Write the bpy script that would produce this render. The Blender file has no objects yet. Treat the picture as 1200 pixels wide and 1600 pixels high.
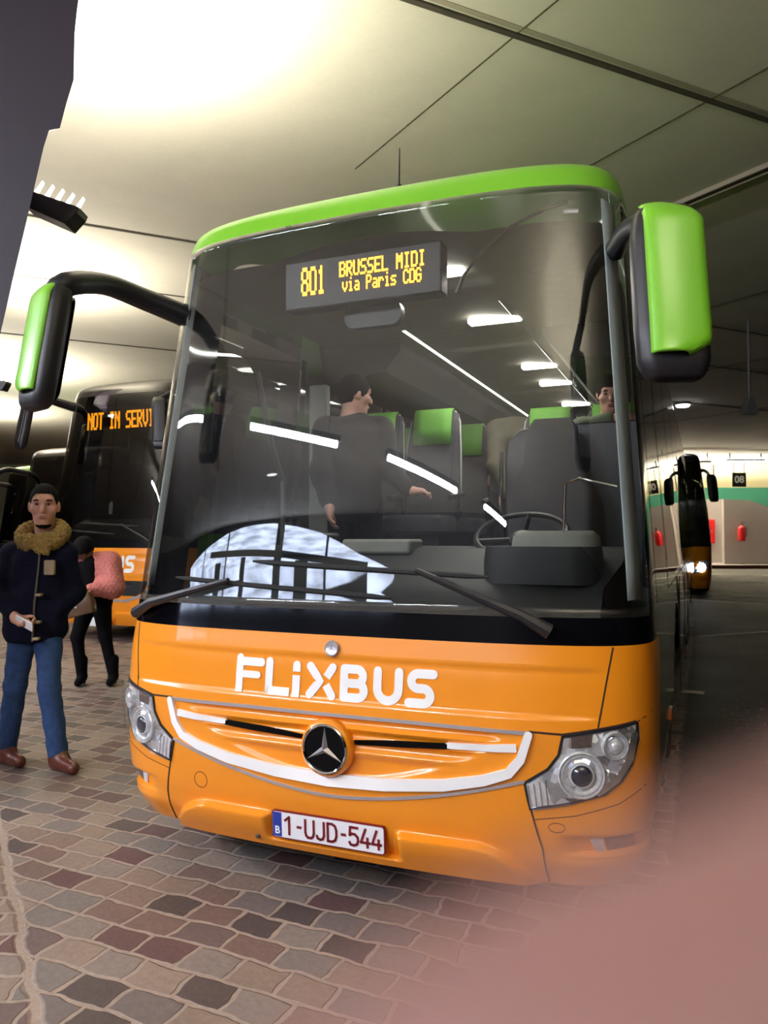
import bpy, bmesh, math, random
import numpy as np
from mathutils import Matrix, Vector
random.seed(4); rng = np.random.default_rng(4)
SC = bpy.context.scene
COL = SC.collection
PI = math.pi

# ------------------------------------------------------------------ camera, world, exposure
TH = math.radians(22.6); PT = math.atan(38/1200)
CAM = np.array([1.456, -2.897, 1.55])
FW = np.array([-math.sin(TH)*math.cos(PT), math.cos(TH)*math.cos(PT), math.sin(PT)])
RT = np.array([math.cos(TH), math.sin(TH), 0.0])
UP = np.cross(RT, FW)
FH = np.array([-math.sin(TH), math.cos(TH), 0.0])          # level forward
cd = bpy.data.cameras.new('camera'); cam = bpy.data.objects.new('camera', cd); COL.objects.link(cam)
cd.sensor_fit = 'HORIZONTAL'; cd.sensor_width = 36; cd.lens = 36
cd.clip_start = 0.002; cd.clip_end = 200
m = Matrix.Identity(4)
for i in range(3):
    m[i][0], m[i][1], m[i][2], m[i][3] = RT[i], UP[i], -FW[i], CAM[i]
cam.matrix_world = m
cd.dof.use_dof = True; cd.dof.focus_distance = 3.6; cd.dof.aperture_fstop = 6.8
SC.camera = cam
SC.view_settings.view_transform = 'Standard'; SC.view_settings.look = 'None'
SC.view_settings.gamma = 1; SC.view_settings.use_curve_mapping = False
SC.view_settings.exposure = 0.45
W = bpy.data.worlds.new('world'); SC.world = W; W.use_nodes = True
W.node_tree.nodes['Background'].inputs[0].default_value = (.5, .52, .6, 1)
W.node_tree.nodes['Background'].inputs[1].default_value = 0.02
try:
    SC.cycles.use_denoising = True
    SC.cycles.max_bounces = 10; SC.cycles.transparent_max_bounces = 24
    SC.cycles.caustics_reflective = False; SC.cycles.caustics_refractive = False
    SC.cycles.sample_clamp_indirect = 6
except Exception: pass

def wp(depth, lat, z):
    "a place given by its distance ahead and sideways from where the photographer stands"
    p = CAM + FH*depth + RT*lat
    return np.array([p[0], p[1], z])

def area(name, loc, energy, sx, sy, col=(1, .93, .8), rot=(0, 0, 0)):
    l = bpy.data.lights.new(name, 'AREA'); l.shape = 'RECTANGLE'; l.size = sx; l.size_y = sy
    l.energy = energy; l.color = col
    o = bpy.data.objects.new(name, l); COL.objects.link(o); o.location = loc; o.rotation_euler = rot
    return o
CEIL = 5.4
# ceiling uplighters on columns; the last one unseen behind the photographer, without a fixture
UPL = [(-2.45, 1.0), (-7.9, 5.2), (-13.3, 9.4), (-18.8, 13.6), (3.2, -3.9)]
UPE = [210, 290, 420, 420, 190]
for (x, y), e in zip(UPL, UPE):
    area('uplighter_light', (x, y, 4.02), e, .5, .3, (1, .96, .86), (PI, 0, math.radians(40)))
# uplighters in front of the far wall
for la, e in ((2.0, 500), (9.5, 900), (14.0, 1200), (18.2, 500), (23, 600)):
    p = wp(38.6, la, 4.45); area('wall_uplighter_light', p, e, 2.2, .3, (1, .96, .86), (PI, 0, TH))
# coach saloon lamps
for y in (1.0, 2.4, 4.2, 6.5, 9):
    area('saloon_light', (.1, y, 2.90), 9.0, .7, .12, (1, .97, .9))

# ------------------------------------------------------------------ materials
MATS = {}
def lin(c):
    return tuple((v/12.92 if v <= .04045 else ((v+.055)/1.055)**2.4) for v in [q/255 for q in c])
def mat(name, rgb, rough=.5, metal=0, coat=0, emit=None, estr=0, noise=0, nscale=8, bump=0, spec=.5, sss=0, streak=False):
    if name in MATS: return MATS[name]
    m = bpy.data.materials.new(name); m.use_nodes = True; MATS[name] = m
    nt = m.node_tree; b = nt.nodes['Principled BSDF']
    c = lin(rgb); b.inputs['Base Color'].default_value = (*c, 1)
    b.inputs['Roughness'].default_value = rough; b.inputs['Metallic'].default_value = metal
    b.inputs['Coat Weight'].default_value = coat; b.inputs['Coat Roughness'].default_value = .05
    b.inputs['Specular IOR Level'].default_value = spec
    if sss:
        b.inputs['Subsurface Weight'].default_value = sss; b.inputs['Subsurface Radius'].default_value = (.01, .004, .002)
    if emit:
        b.inputs['Emission Color'].default_value = (*lin(emit), 1); b.inputs['Emission Strength'].default_value = estr
    if streak:
        tc = nt.nodes.new('ShaderNodeTexCoord'); mp = nt.nodes.new('ShaderNodeMapping'); mp.inputs['Rotation'].default_value = (0, .9, 0); mp.inputs['Scale'].default_value = (.7, 1, 5)
        n = nt.nodes.new('ShaderNodeTexNoise'); n.inputs['Scale'].default_value = 1.6; n.inputs['Detail'].default_value = 7
        r = nt.nodes.new('ShaderNodeMapRange'); r.inputs['From Min'].default_value = .32; r.inputs['From Max'].default_value = .62; r.inputs['To Min'].default_value = estr*.3; r.inputs['To Max'].default_value = estr*1.25
        nt.links.new(tc.outputs['Object'], mp.inputs[0]); nt.links.new(mp.outputs[0], n.inputs['Vector']); nt.links.new(n.outputs['Fac'], r.inputs['Value']); nt.links.new(r.outputs[0], b.inputs['Emission Strength'])
    if noise or bump:
        tc = nt.nodes.new('ShaderNodeTexCoord'); n = nt.nodes.new('ShaderNodeTexNoise')
        n.inputs['Scale'].default_value = nscale; n.inputs['Detail'].default_value = 5
        nt.links.new(tc.outputs['Object'], n.inputs['Vector'])
        if noise:
            r = nt.nodes.new('ShaderNodeValToRGB')
            r.color_ramp.elements[0].position = .3; r.color_ramp.elements[1].position = .7
            r.color_ramp.elements[0].color = (*[v*(1-noise) for v in c], 1)
            r.color_ramp.elements[1].color = (*[min(1, v*(1+noise)) for v in c], 1)
            nt.links.new(n.outputs['Fac'], r.inputs[0]); nt.links.new(r.outputs[0], b.inputs['Base Color'])
        if bump:
            bp = nt.nodes.new('ShaderNodeBump'); bp.inputs['Strength'].default_value = bump; bp.inputs['Distance'].default_value = .01
            nt.links.new(n.outputs['Fac'], bp.inputs['Height']); nt.links.new(bp.outputs[0], b.inputs['Normal'])
    return m
ORANGE = mat('orange_paint', (246, 150, 28), .30, coat=.6, noise=.04, nscale=3)
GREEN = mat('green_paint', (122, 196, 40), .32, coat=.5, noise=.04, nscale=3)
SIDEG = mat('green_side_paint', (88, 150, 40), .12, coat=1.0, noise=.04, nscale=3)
BLACKP = mat('black_plastic', (26, 25, 30), .42, noise=.1, nscale=20)
BLACKG = mat('black_gloss', (9, 9, 13), .07, coat=.5, noise=.1, nscale=5)
RUBBER = mat('rubber', (20, 20, 21), .7, noise=.2, nscale=12)
SEAM = mat('seam_dark', (60, 30, 14), .8, noise=.2, nscale=30)
WHITEV = mat('white_vinyl', (250, 250, 250), .35, noise=.02, nscale=10)
SILVER = mat('silver_trim', (205, 200, 205), .28, metal=.7, noise=.05, nscale=10)
CHROME = mat('chrome', (225, 225, 232), .09, metal=1, noise=.05, nscale=9)
def facet_mat():
    m = mat('lamp_reflector', (232, 233, 242), .12, metal=.62); nt = m.node_tree; b = nt.nodes['Principled BSDF']
    tc = nt.nodes.new('ShaderNodeTexCoord'); v = nt.nodes.new('ShaderNodeTexVoronoi'); v.inputs['Scale'].default_value = 34
    mx = nt.nodes.new('ShaderNodeVectorMath'); mx.operation = 'SUBTRACT'; mx.inputs[1].default_value = (.5, .5, .5)
    sc = nt.nodes.new('ShaderNodeVectorMath'); sc.operation = 'SCALE'; sc.inputs['Scale'].default_value = 1.1
    g = nt.nodes.new('ShaderNodeNewGeometry'); ad = nt.nodes.new('ShaderNodeVectorMath'); no = nt.nodes.new('ShaderNodeVectorMath'); no.operation = 'NORMALIZE'
    L = nt.links.new; L(tc.outputs['Object'], v.inputs['Vector']); L(v.outputs['Color'], mx.inputs[0]); L(mx.outputs[0], sc.inputs[0]); L(g.outputs['Normal'], ad.inputs[0]); L(sc.outputs[0], ad.inputs[1]); L(ad.outputs[0], no.inputs[0]); L(no.outputs[0], b.inputs['Normal'])
    return m
REFLECTOR = facet_mat()
DISC = mat('emblem_black', (7, 7, 9), .3, noise=.1, spec=.15)
BOWL = mat('lamp_bowl', (232, 233, 240), .16, metal=.4, noise=.2, nscale=60, bump=.4)
FLUTED = mat('fluted_reflector', (232, 232, 240), .25, metal=.3, noise=.15, nscale=40)
LENSDARK = mat('projector_lens', (40, 42, 60), .03, coat=1, noise=.1, nscale=5)
AMBER = mat('amber_lens', (190, 90, 20), .15, coat=.5, noise=.1, nscale=30)
SMOKED = mat('smoked_lens', (95, 80, 75), .15, coat=.5, noise=.3, nscale=40)
PLATEW = mat('plate_white', (240, 240, 245), .35, noise=.02, nscale=20)
PLATER = mat('plate_red', (120, 22, 32), .4, noise=.05, nscale=20)
PLATEB = mat('plate_blue', (40, 60, 160), .4, noise=.05, nscale=20)
LED = mat('amber_led', (30, 15, 5), .5, emit=(255, 176, 52), estr=3.6, noise=.02)
LED2 = mat('orange_led', (30, 15, 5), .5, emit=(255, 156, 16), estr=4.2, noise=.02)
SEATG = mat('seat_fabric', (62, 62, 66), .85, noise=.15, nscale=60)
SEATGREEN = mat('headrest_green', (104, 168, 58), .7, noise=.08, nscale=40)
PIPING = mat('seat_piping', (200, 200, 195), .5, noise=.05)
DASH = mat('dash_dark', (24, 27, 28), .55, noise=.12, nscale=25)
DASHL = mat('dash_light', (140, 142, 132), .6, noise=.06, nscale=25)
LINING = mat('cabin_lining', (120, 118, 104), .75, noise=.08, nscale=14)
RACK = mat('rack_lining', (58, 58, 58), .7, noise=.08, nscale=14)
PILLAR = mat('pillar_grey', (196, 208, 210), .5, noise=.05, nscale=14)
CURTAIN = mat('green_curtain', (30, 92, 46), .85, noise=.2, nscale=14)
LAMPW = mat('lamp_white', (250, 250, 250), .5, emit=(255, 252, 245), estr=9, noise=.01)
TUBEW = mat('tube_white', (250, 250, 250), .5, emit=(238, 242, 255), estr=260, noise=.01)
STRIPW = mat('strip_white', (250, 250, 250), .5, emit=(255, 250, 235), estr=3.5, noise=.01)
HEADL = mat('headlight_lit', (250, 250, 250), .3, emit=(255, 255, 255), estr=7, noise=.01)
METALG = mat('grey_metal', (110, 108, 106), .45, metal=.6, noise=.1, nscale=12)

def glass(name, tint=.8, f0=.055, dirt=.0, haze=0.0):
    m = bpy.data.materials.new(name); m.use_nodes = True; MATS[name] = m
    nt = m.node_tree; nt.nodes.clear(); N = nt.nodes.new; L = nt.links.new
    out = N('ShaderNodeOutputMaterial')
    tr = N('ShaderNodeBsdfTransparent'); tr.inputs[0].default_value = (tint, tint*1.01, tint, 1)
    gl = N('ShaderNodeBsdfGlossy'); gl.inputs['Roughness'].default_value = 0.0; gl.inputs['Color'].default_value = (1, 1, 1, 1)
    ge = N('ShaderNodeNewGeometry'); dt = N('ShaderNodeVectorMath'); dt.operation = 'DOT_PRODUCT'
    L(ge.outputs['Incoming'], dt.inputs[0]); L(ge.outputs['Normal'], dt.inputs[1])
    ab = N('ShaderNodeMath'); ab.operation = 'ABSOLUTE'; L(dt.outputs['Value'], ab.inputs[0])
    su = N('ShaderNodeMath'); su.operation = 'SUBTRACT'; su.inputs[0].default_value = 1; L(ab.outputs[0], su.inputs[1])
    po = N('ShaderNodeMath'); po.operation = 'POWER'; po.inputs[1].default_value = 5; L(su.outputs[0], po.inputs[0])
    mu = N('ShaderNodeMath'); mu.operation = 'MULTIPLY_ADD'; mu.inputs[1].default_value = 1-f0; mu.inputs[2].default_value = f0; L(po.outputs[0], mu.inputs[0])
    last = gl.outputs[0]
    if haze:
        g2 = N('ShaderNodeBsdfGlossy'); g2.inputs['Roughness'].default_value = .28
        mh = N('ShaderNodeMixShader'); mh.inputs[0].default_value = haze; L(gl.outputs[0], mh.inputs[1]); L(g2.outputs[0], mh.inputs[2]); last = mh.outputs[0]
    mx = N('ShaderNodeMixShader'); L(mu.outputs[0], mx.inputs[0]); L(tr.outputs[0], mx.inputs[1]); L(last, mx.inputs[2])
    res = mx.outputs[0]
    if dirt:
        di = N('ShaderNodeBsdfDiffuse'); di.inputs[0].default_value = (.75, .76, .8, 1)
        tc = N('ShaderNodeTexCoord'); no = N('ShaderNodeTexNoise'); no.inputs['Scale'].default_value = 5; no.inputs['Detail'].default_value = 8
        mp = N('ShaderNodeMapping'); mp.inputs['Rotation'].default_value = (0, .6, 0); mp.inputs['Scale'].default_value = (1, 1, .25)
        L(tc.outputs['Object'], mp.inputs[0]); L(mp.outputs[0], no.inputs['Vector'])
        mr = N('ShaderNodeMapRange'); mr.inputs['From Min'].default_value = .4; mr.inputs['From Max'].default_value = .75
        mr.inputs['To Max'].default_value = dirt; L(no.outputs['Fac'], mr.inputs['Value'])
        m2 = N('ShaderNodeMixShader'); L(mr.outputs[0], m2.inputs[0]); L(res, m2.inputs[1]); L(di.outputs[0], m2.inputs[2]); res = m2.outputs[0]
    L(res, out.inputs[0])
    return m
WSCREEN = glass('windscreen_glass', .88, .068, .006, .025)
SIDEGL = glass('side_glass', .35, .09)
DARKGL = glass('tinted_glass', .22, .09)
LENSGL = glass('lens_cover', .96, .05)

# ------------------------------------------------------------------ mesh helpers
class MB:
    def __init__(s): s.v = []; s.f = []
    def add(s, vs, fs):
        o = len(s.v); s.v += [tuple(map(float, p)) for p in vs]; s.f += [tuple(i+o for i in f) for f in fs]; return s
    def box(s, a, b, M=None):
        x0, y0, z0 = a; x1, y1, z1 = b
        vs = [(x0,y0,z0),(x1,y0,z0),(x1,y1,z0),(x0,y1,z0),(x0,y0,z1),(x1,y0,z1),(x1,y1,z1),(x0,y1,z1)]
        if M is not None: vs = [tuple(M @ Vector(p)) for p in vs]
        return s.add(vs, [(0,3,2,1),(4,5,6,7),(0,1,5,4),(1,2,6,5),(2,3,7,6),(3,0,4,7)])
    def grid(s, P, flip=False):
        n = len(P); k = len(P[0]); vs = [p for r in P for p in r]; fs = []
        for i in range(n-1):
            for j in range(k-1):
                q = (i*k+j, i*k+j+1, (i+1)*k+j+1, (i+1)*k+j)
                fs.append(q[::-1] if flip else q)
        return s.add(vs, fs)
    def tube(s, pts, r, n=10, closed=False):
        pts = [Vector(p) for p in pts]; k = len(pts)
        rs = r if isinstance(r, (list, tuple)) else [r]*k
        rings = []; ref = None
        for i, p in enumerate(pts):
            a = pts[(i-1) % k] if (i or closed) else p; b = pts[(i+1) % k] if (i < k-1 or closed) else p
            t = (b-a).normalized()
            if ref is None: ref = Vector((0, 0, 1)) if abs(t.z) < .9 else Vector((1, 0, 0))
            u = (ref - t*ref.dot(t)).normalized(); w = t.cross(u); ref = u
            rings.append([p + (u*math.cos(2*PI*j/n) + w*math.sin(2*PI*j/n))*rs[i] for j in range(n)])
        vs = [q for R in rings for q in R]; fs = []
        for i in range(k if closed else k-1):
            for j in range(n):
                a = i*n+j; b = i*n+(j+1) % n; c = ((i+1) % k)*n+(j+1) % n; d = ((i+1) % k)*n+j
                fs.append((a, b, c, d))
        if not closed: fs += [tuple(range(n-1, -1, -1)), tuple((k-1)*n+j for j in range(n))]
        return s.add(vs, fs)
    def lathe(s, prof, M, n=28):
        "prof: (radius, height) list; axis is M's local z"
        vs = []; fs = []
        for r, h in prof:
            for j in range(n): vs.append(tuple(M @ Vector((r*math.cos(2*PI*j/n), r*math.sin(2*PI*j/n), h))))
        k = len(prof)
        for i in range(k-1):
            for j in range(n): fs.append((i*n+j, i*n+(j+1) % n, (i+1)*n+(j+1) % n, (i+1)*n+j))
        fs.append(tuple(range(n-1, -1, -1))); fs.append(tuple((k-1)*n+j for j in range(n)))
        return s.add(vs, fs)
    def prism(s, poly, h0, h1, M):
        n = len(poly); vs = [tuple(M @ Vector((x, y, h0))) for x, y in poly] + [tuple(M @ Vector((x, y, h1))) for x, y in poly]
        fs = [tuple(range(n-1, -1, -1)), tuple(range(n, 2*n))] + [(i, (i+1) % n, n+(i+1) % n, n+i) for i in range(n)]
        return s.add(vs, fs)
    def build(s, name, m, parent=None, smooth=True, bevel=0, seg=2, angle=40, **kw):
        me = bpy.data.meshes.new(name); me.from_pydata(s.v, [], s.f); me.update()
        return finish(name, me, m, parent, smooth, bevel, seg, angle, **kw)
def finish(name, me, m, parent=None, smooth=True, bevel=0, seg=2, angle=40, **kw):
    bm = bmesh.new(); bm.from_mesh(me); bmesh.ops.recalc_face_normals(bm, faces=bm.faces) if kw.pop('recalc', True) else None
    bm.to_mesh(me); bm.free()
    o = bpy.data.objects.new(name, me); COL.objects.link(o); me.materials.append(m)
    if smooth:
        me.polygons.foreach_set('use_smooth', [True]*len(me.polygons))
        try: me.set_sharp_from_angle(angle=math.radians(angle))
        except Exception: pass
    if parent: o.parent = parent
    if bevel:
        b = o.modifiers.new('bevel', 'BEVEL'); b.width = bevel; b.segments = seg; b.limit_method = 'ANGLE'; b.angle_limit = math.radians(35)
    for k, v in kw.items(): o[k] = v
    return o
def tag(o, label, cat, group=None):
    o['label'] = label; o['category'] = cat
    if group: o['group'] = group
    return o
def empty(name, loc=(0, 0, 0), rz=0, label=None, cat=None, group=None):
    o = bpy.data.objects.new(name, None); COL.objects.link(o); o.location = loc; o.rotation_euler = (0, 0, rz); o.empty_display_size = .2
    if label: tag(o, label, cat, group)
    return o
def struct(o): o['kind'] = 'structure'; return o
def frame(o, x, y, z):
    o, x, y, z = map(Vector, (o, x, y, z)); return Matrix(((x.x,y.x,z.x,o.x),(x.y,y.y,z.y,o.y),(x.z,y.z,z.z,o.z),(0,0,0,1)))
def text_mesh(txt, size, M, extrude=.0015, bold=0):
    "letter shapes laid out in the local x/y plane of M, centred"
    c = bpy.data.curves.new('t', 'FONT'); c.body = txt; c.size = size; c.align_x = 'CENTER'; c.align_y = 'CENTER'; c.extrude = extrude; c.offset = bold
    o = bpy.data.objects.new('t', c); COL.objects.link(o)
    dg = bpy.context.evaluated_depsgraph_get(); me = bpy.data.meshes.new_from_object(o.evaluated_get(dg))
    bpy.data.objects.remove(o); bpy.data.curves.remove(c)
    me.transform(M); return me
# ------------------------------------------------------------------ the coach front: one surface y = f(x, z)
BP, BD, BOW = 5.3, .56, .06
_ZP = [0.10, 0.20, 0.30, 0.42, 0.55, 0.80, 1.00, 1.13, 1.35, 3.05, 3.14, 3.20, 3.255, 3.30, 3.34, 3.40]
_YP = [0.16, 0.10, 0.04, 0.01, 0.00, 0.00, 0.02, 0.045, 0.08, 0.30, 0.33, 0.40, 0.60, 0.95, 1.55, 2.5]
_WP = [1.17, 1.20, 1.24, 1.26, 1.27, 1.275, 1.275, 1.27, 1.26, 1.14, 1.13, 1.11, 1.05, 0.97, 0.87, .72]
_zd = np.linspace(.1, 3.40, 1651)
def _sm(a, s):
    k = np.exp(-.5*(np.arange(-4*s, 4*s+1)/s)**2); k /= k.sum()
    return np.convolve(np.pad(a, 4*s, mode='reflect', reflect_type='odd'), k, 'valid')
_yd = _sm(np.interp(_zd, _ZP, _YP), 12); _wd = _sm(np.interp(_zd, _ZP, _WP), 14)
def Y0(z): return float(np.interp(z, _zd, _yd))
def WD(z): return float(np.interp(z, _zd, _wd))
def ss(a, b, v):
    t = min(1, max(0, (v-a)/(b-a))); return t*t*(3-2*t)
def relief(x, z):
    a = abs(x); r = 0
    if z > 1.2: return 0
    if z > .80: r -= .010*ss(.852, .868, z)*(1-ss(1.028, 1.05, z))*(1-ss(1.0, 1.15, a))
    if .56 < z < .80 and a < .76:
        e = 1-ss(.66, .76, a); zu = .535+.25*(a/.8)**2
        e *= ss(zu, zu+.03, z)*(1-ss(.785, .797, z))
        r += e*(-.014 + .020*math.exp(-((z-.755)/.014)**2) + .020*math.exp(-((z-.66)/.016)**2) + .014*math.exp(-((z-.71)/.010)**2))
    if z < .40:
        zt = .352 - (.15*((a-.62)/.24)**2 if a > .62 else 0)
        led = (1-ss(zt-.012, zt+.012, z))*(1-ss(.80, .87, a))
        notch = ss(.285, .315, a) + (1-ss(.285, .315, a))*(1-ss(.235, .25, z))
        r += .045*led*min(1, notch)
    if a > .92 and z < .48:
        r -= .035*ss(.92, 1.06, a)*ss(.335, .352, z)*(1-ss(.405, .425, z))
        r += .012*ss(.90, 1.0, a)*(1-ss(.30, .335, z))
    return r
def SF(x, z, off=0, rel=True):
    w = WD(z); t = min(1, abs(x)/w)
    y = Y0(z) + BOW*t*t + BD*(1-(max(0, 1-t**BP))**(1/BP))
    if rel: y -= relief(x, z)
    p = np.array([x, y, z])
    if off:
        p = p + off*SN(x, z)
    return p
def SN(x, z, rel=False):
    e = .006; w = WD(z)*.999; x = max(-w+e, min(w-e, x))
    n = np.cross(SF(x+e, z, 0, rel)-SF(x-e, z, 0, rel), SF(x, z+e, 0, rel)-SF(x, z-e, 0, rel)); n /= np.linalg.norm(n)
    return n if n[1] < 0 else -n
def columns(n):
    "t values spread evenly along the plan curve"
    a = np.concatenate([np.linspace(0, .999, 3000), 1-np.geomspace(.001, 1e-7, 500), [1]])
    y = BOW*a*a + BD*(1-(np.maximum(0, 1-a**BP))**(1/BP))
    s = np.concatenate([[0], np.cumsum(np.hypot(np.diff(a*1.2), np.diff(y)))])
    h = np.interp(np.linspace(0, s[-1], n), s, a)
    return np.concatenate([-h[:0:-1], h])
# ---END-SURFACE
def sframe(x, z, off=0):
    n = SN(x, z); o = SF(x, z, off, False); u = np.array([1, 0, 0])-n*n[0]; u /= np.linalg.norm(u)
    return frame(o, u, np.cross(n, u), n)
def sgrid(mb, t0, t1, z0, z1, nz, cols, off=0):
    cs = [c for c in cols if t0 <= c <= t1]
    if not cs or cs[0] > t0: cs = [t0]+cs
    if cs[-1] < t1: cs = cs+[t1]
    zs = np.linspace(z0, z1, nz)
    return mb.grid([[SF(c*WD(z), z, off) for c in cs] for z in zs])
def stroke(mb, pts, w, off=.004, caps=(1, 1), ws=None):
    "a band of width w that follows points (x, z) over the front surface"
    P = []; Ws = []
    ws = ws or [w]*len(pts)
    for i in range(len(pts)-1):
        a, b = np.array(pts[i], float), np.array(pts[i+1], float); k = max(1, int(np.linalg.norm(b-a)/.025))
        for j in range(k): P.append(a+(b-a)*j/k); Ws.append(ws[i]+(ws[i+1]-ws[i])*j/k)
    P.append(np.array(pts[-1], float)); Ws.append(ws[-1])
    L = []; R = []
    for i, p in enumerate(P):
        d = P[min(i+1, len(P)-1)]-P[max(i-1, 0)]; d = d/np.linalg.norm(d); n = np.array([-d[1], d[0]])
        L.append(p+n*Ws[i]/2); R.append(p-n*Ws[i]/2)
    lo = min(0, off-.012)
    rows = [[SF(*q, lo), SF(*q, off), SF(*r, off), SF(*r, lo)] for q, r in zip(L, R)]
    mb.grid(rows)
    for e, on in ((0, caps[0]), (-1, caps[1])):
        if on:
            vs = [SF(P[e][0], P[e][1], off)]+[SF(P[e][0]+Ws[e]/2*math.cos(2*PI*j/18), P[e][1]+Ws[e]/2*math.sin(2*PI*j/18), off) for j in range(18)]
            mb.add(vs, [(0, 1+j, 1+(j+1) % 18) for j in range(18)])
        else: mb.add([rows[e][0], rows[e][1], rows[e][2], rows[e][3]], [(0, 1, 2, 3)])
    return mb
def patch(mb, poly, off, cen=None, rings=6, sub=.03, dome=0):
    B = []
    for i in range(len(poly)):
        a, b = np.array(poly[i], float), np.array(poly[(i+1) % len(poly)], float); k = max(1, int(np.linalg.norm(b-a)/sub))
        for j in range(k): B.append(a+(b-a)*j/k)
    c = np.array(cen) if cen is not None else np.mean(B, 0); n = len(B); vs = [SF(c[0], c[1], off+dome)]; fs = []
    for r in range(1, rings+1):
        for q in B: p = c+(q-c)*r/rings; vs.append(SF(p[0], p[1], off+dome*(1-(r/rings)**2)))
    for q in B: vs.append(SF(q[0], q[1], -.01))
    fs = [(0, 1+j, 1+(j+1) % n) for j in range(n)]
    for r in range(rings):
        for j in range(n): fs.append((1+r*n+j, 1+r*n+(j+1) % n, 1+(r+1)*n+(j+1) % n, 1+(r+1)*n+j))
    return mb.add(vs, fs)
def arc(cx, cz, r, a0, a1, n=12, rz=None):
    rz = rz or r
    return [(cx+r*math.cos(math.radians(a0+(a1-a0)*i/n)), cz+rz*math.sin(math.radians(a0+(a1-a0)*i/n))) for i in range(n+1)]

FONT = {
'0': '01110 10001 10001 10001 10001 10001 01110', '1': '00100 01100 00100 00100 00100 00100 01110', '8': '01110 10001 10001 01110 10001 10001 01110',
'B': '11110 10001 10001 11110 10001 10001 11110', 'R': '11110 10001 10001 11110 10100 10010 10001', 'U': '10001 10001 10001 10001 10001 10001 01110',
'S': '01111 10000 10000 01110 00001 00001 11110', 'E': '11111 10000 10000 11110 10000 10000 11111', 'L': '10000 10000 10000 10000 10000 10000 11111',
'M': '10001 11011 10101 10101 10001 10001 10001', 'I': '01110 00100 00100 00100 00100 00100 01110', 'D': '11110 10001 10001 10001 10001 10001 11110',
'v': '00000 00000 10001 10001 10001 01010 00100', 'i': '00100 00000 01100 00100 00100 00100 01110', 'a': '00000 00000 01110 00001 01111 10001 01111',
'P': '11110 10001 10001 11110 10000 10000 10000', 'r': '00000 00000 10110 11001 10000 10000 10000', 's': '00000 00000 01111 10000 01110 00001 11110',
'C': '01110 10001 10000 10000 10000 10001 01110', 'G': '01110 10001 10000 10111 10001 10001 01110', 'N': '10001 11001 10101 10011 10001 10001 10001',
'O': '01110 10001 10001 10001 10001 10001 01110', 'T': '11111 00100 00100 00100 00100 00100 00100', 'V': '10001 10001 10001 10001 10001 01010 00100', ' ': '00000 00000 00000 00000 00000 00000 00000'}
def dots(mb, txt, x0, x1, z0, z1, y, fat=1.12):
    "lamp dots of a matrix display"
    n = len(txt)*6-1; dx = (x1-x0)/n; dz = (z1-z0)/7
    for k, ch in enumerate(txt):
        for r, row in enumerate(FONT[ch].split()):
            for c, b in enumerate(row):
                if b == '1':
                    x = x0+(k*6+c)*dx; z = z1-(r+1)*dz
                    mb.box((x-dx*.12, y-.004, z+dz*.03), (x+dx*fat, y, z+dz*.97))
def letters(mb, x0, sc=1.0, zb=.862, zt=1.014, off=.004, only=None):
    "white round-ended capitals of the operator's name across the front"
    h = zt-zb; w = .036*sc; q = w/2
    X = lambda v: x0+(v)*sc
    def st(p, c=(0, 0), k=w): stroke(mb, p, k, off, c)
    def go(ch): return only is None or ch in only
    if go('F'):
        st([(X(0)+q, zb), (X(0)+q, zt-.004)], (0, 1)); st([(X(0)+q, zt-q), (X(.137)-q*.4, zt-q)], (1, 1)); st([(X(0)+q, zb+h*.52), (X(.12)-q*.4, zb+h*.52)], (0, 1), w*.85)
    if go('L'):
        st([(X(.154)+q, zt-q*.6), (X(.154)+q, zb+q)], (1, 1)); st([(X(.154)+q, zb+q), (X(.276), zb+q)], (1, 0))
    if go('i'):
        st([(X(.290)+q, zb), (X(.290)+q, zb+h*.60)]); st([(X(.290)+q, zb+h*.70), (X(.290)+q, zt-q)], (0, 1))
    if go('X'):
        xa, xb = X(.357), X(.498); cx = (xa+xb)/2; cz = (zb+zt)/2
        st([(xa+q, zt-q), (cx-.004*sc, cz), (xa+q, zb+q)], (1, 1)); st([(xb-q, zt-q), (cx+.026*sc, cz+.017*sc)], (1, 0)); st([(xb-q, zb+q), (cx+.024*sc, cz-.015*sc)], (1, 0))
    if go('B'):
        xa = X(.517); xb = X(.645)
        r = h*.25-q*.5
        st([(xa+q, zb+q), (xa+q, zt-q)], (1, 1))
        st([(xa+q, zt-q)]+arc(xb-q-r-.006, zt-q-r, r, 90, -90)+[(xa+q, zt-q-2*r)])
        r2 = (zt-q-2*r-zb-q)/2
        st([(xa+q, zt-q-2*r)]+arc(xb-q-r2, zb+q+r2, r2, 90, -90)+[(xa+q, zb+q)])
    if go('U'):
        xa = X(.668); xb = X(.797); r = (xb-xa)/2-q
        st([(xa+q, zt-q)]+arc((xa+xb)/2, zb+q+r, r, 180, 360)+[(xb-q, zt-q)], (1, 1))
    if go('S'):
        xa = X(.815); xb = X(.932); r = (h-w)/4
        st([(xb-q*.4, zt-q)]+arc(xa+q+r, zt-q-r, r, 90, 270)+arc(xb-q-r, zb+q+r, r, 90, -90)+[(xa+q*.5, zb+q)], (1, 1))

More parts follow.
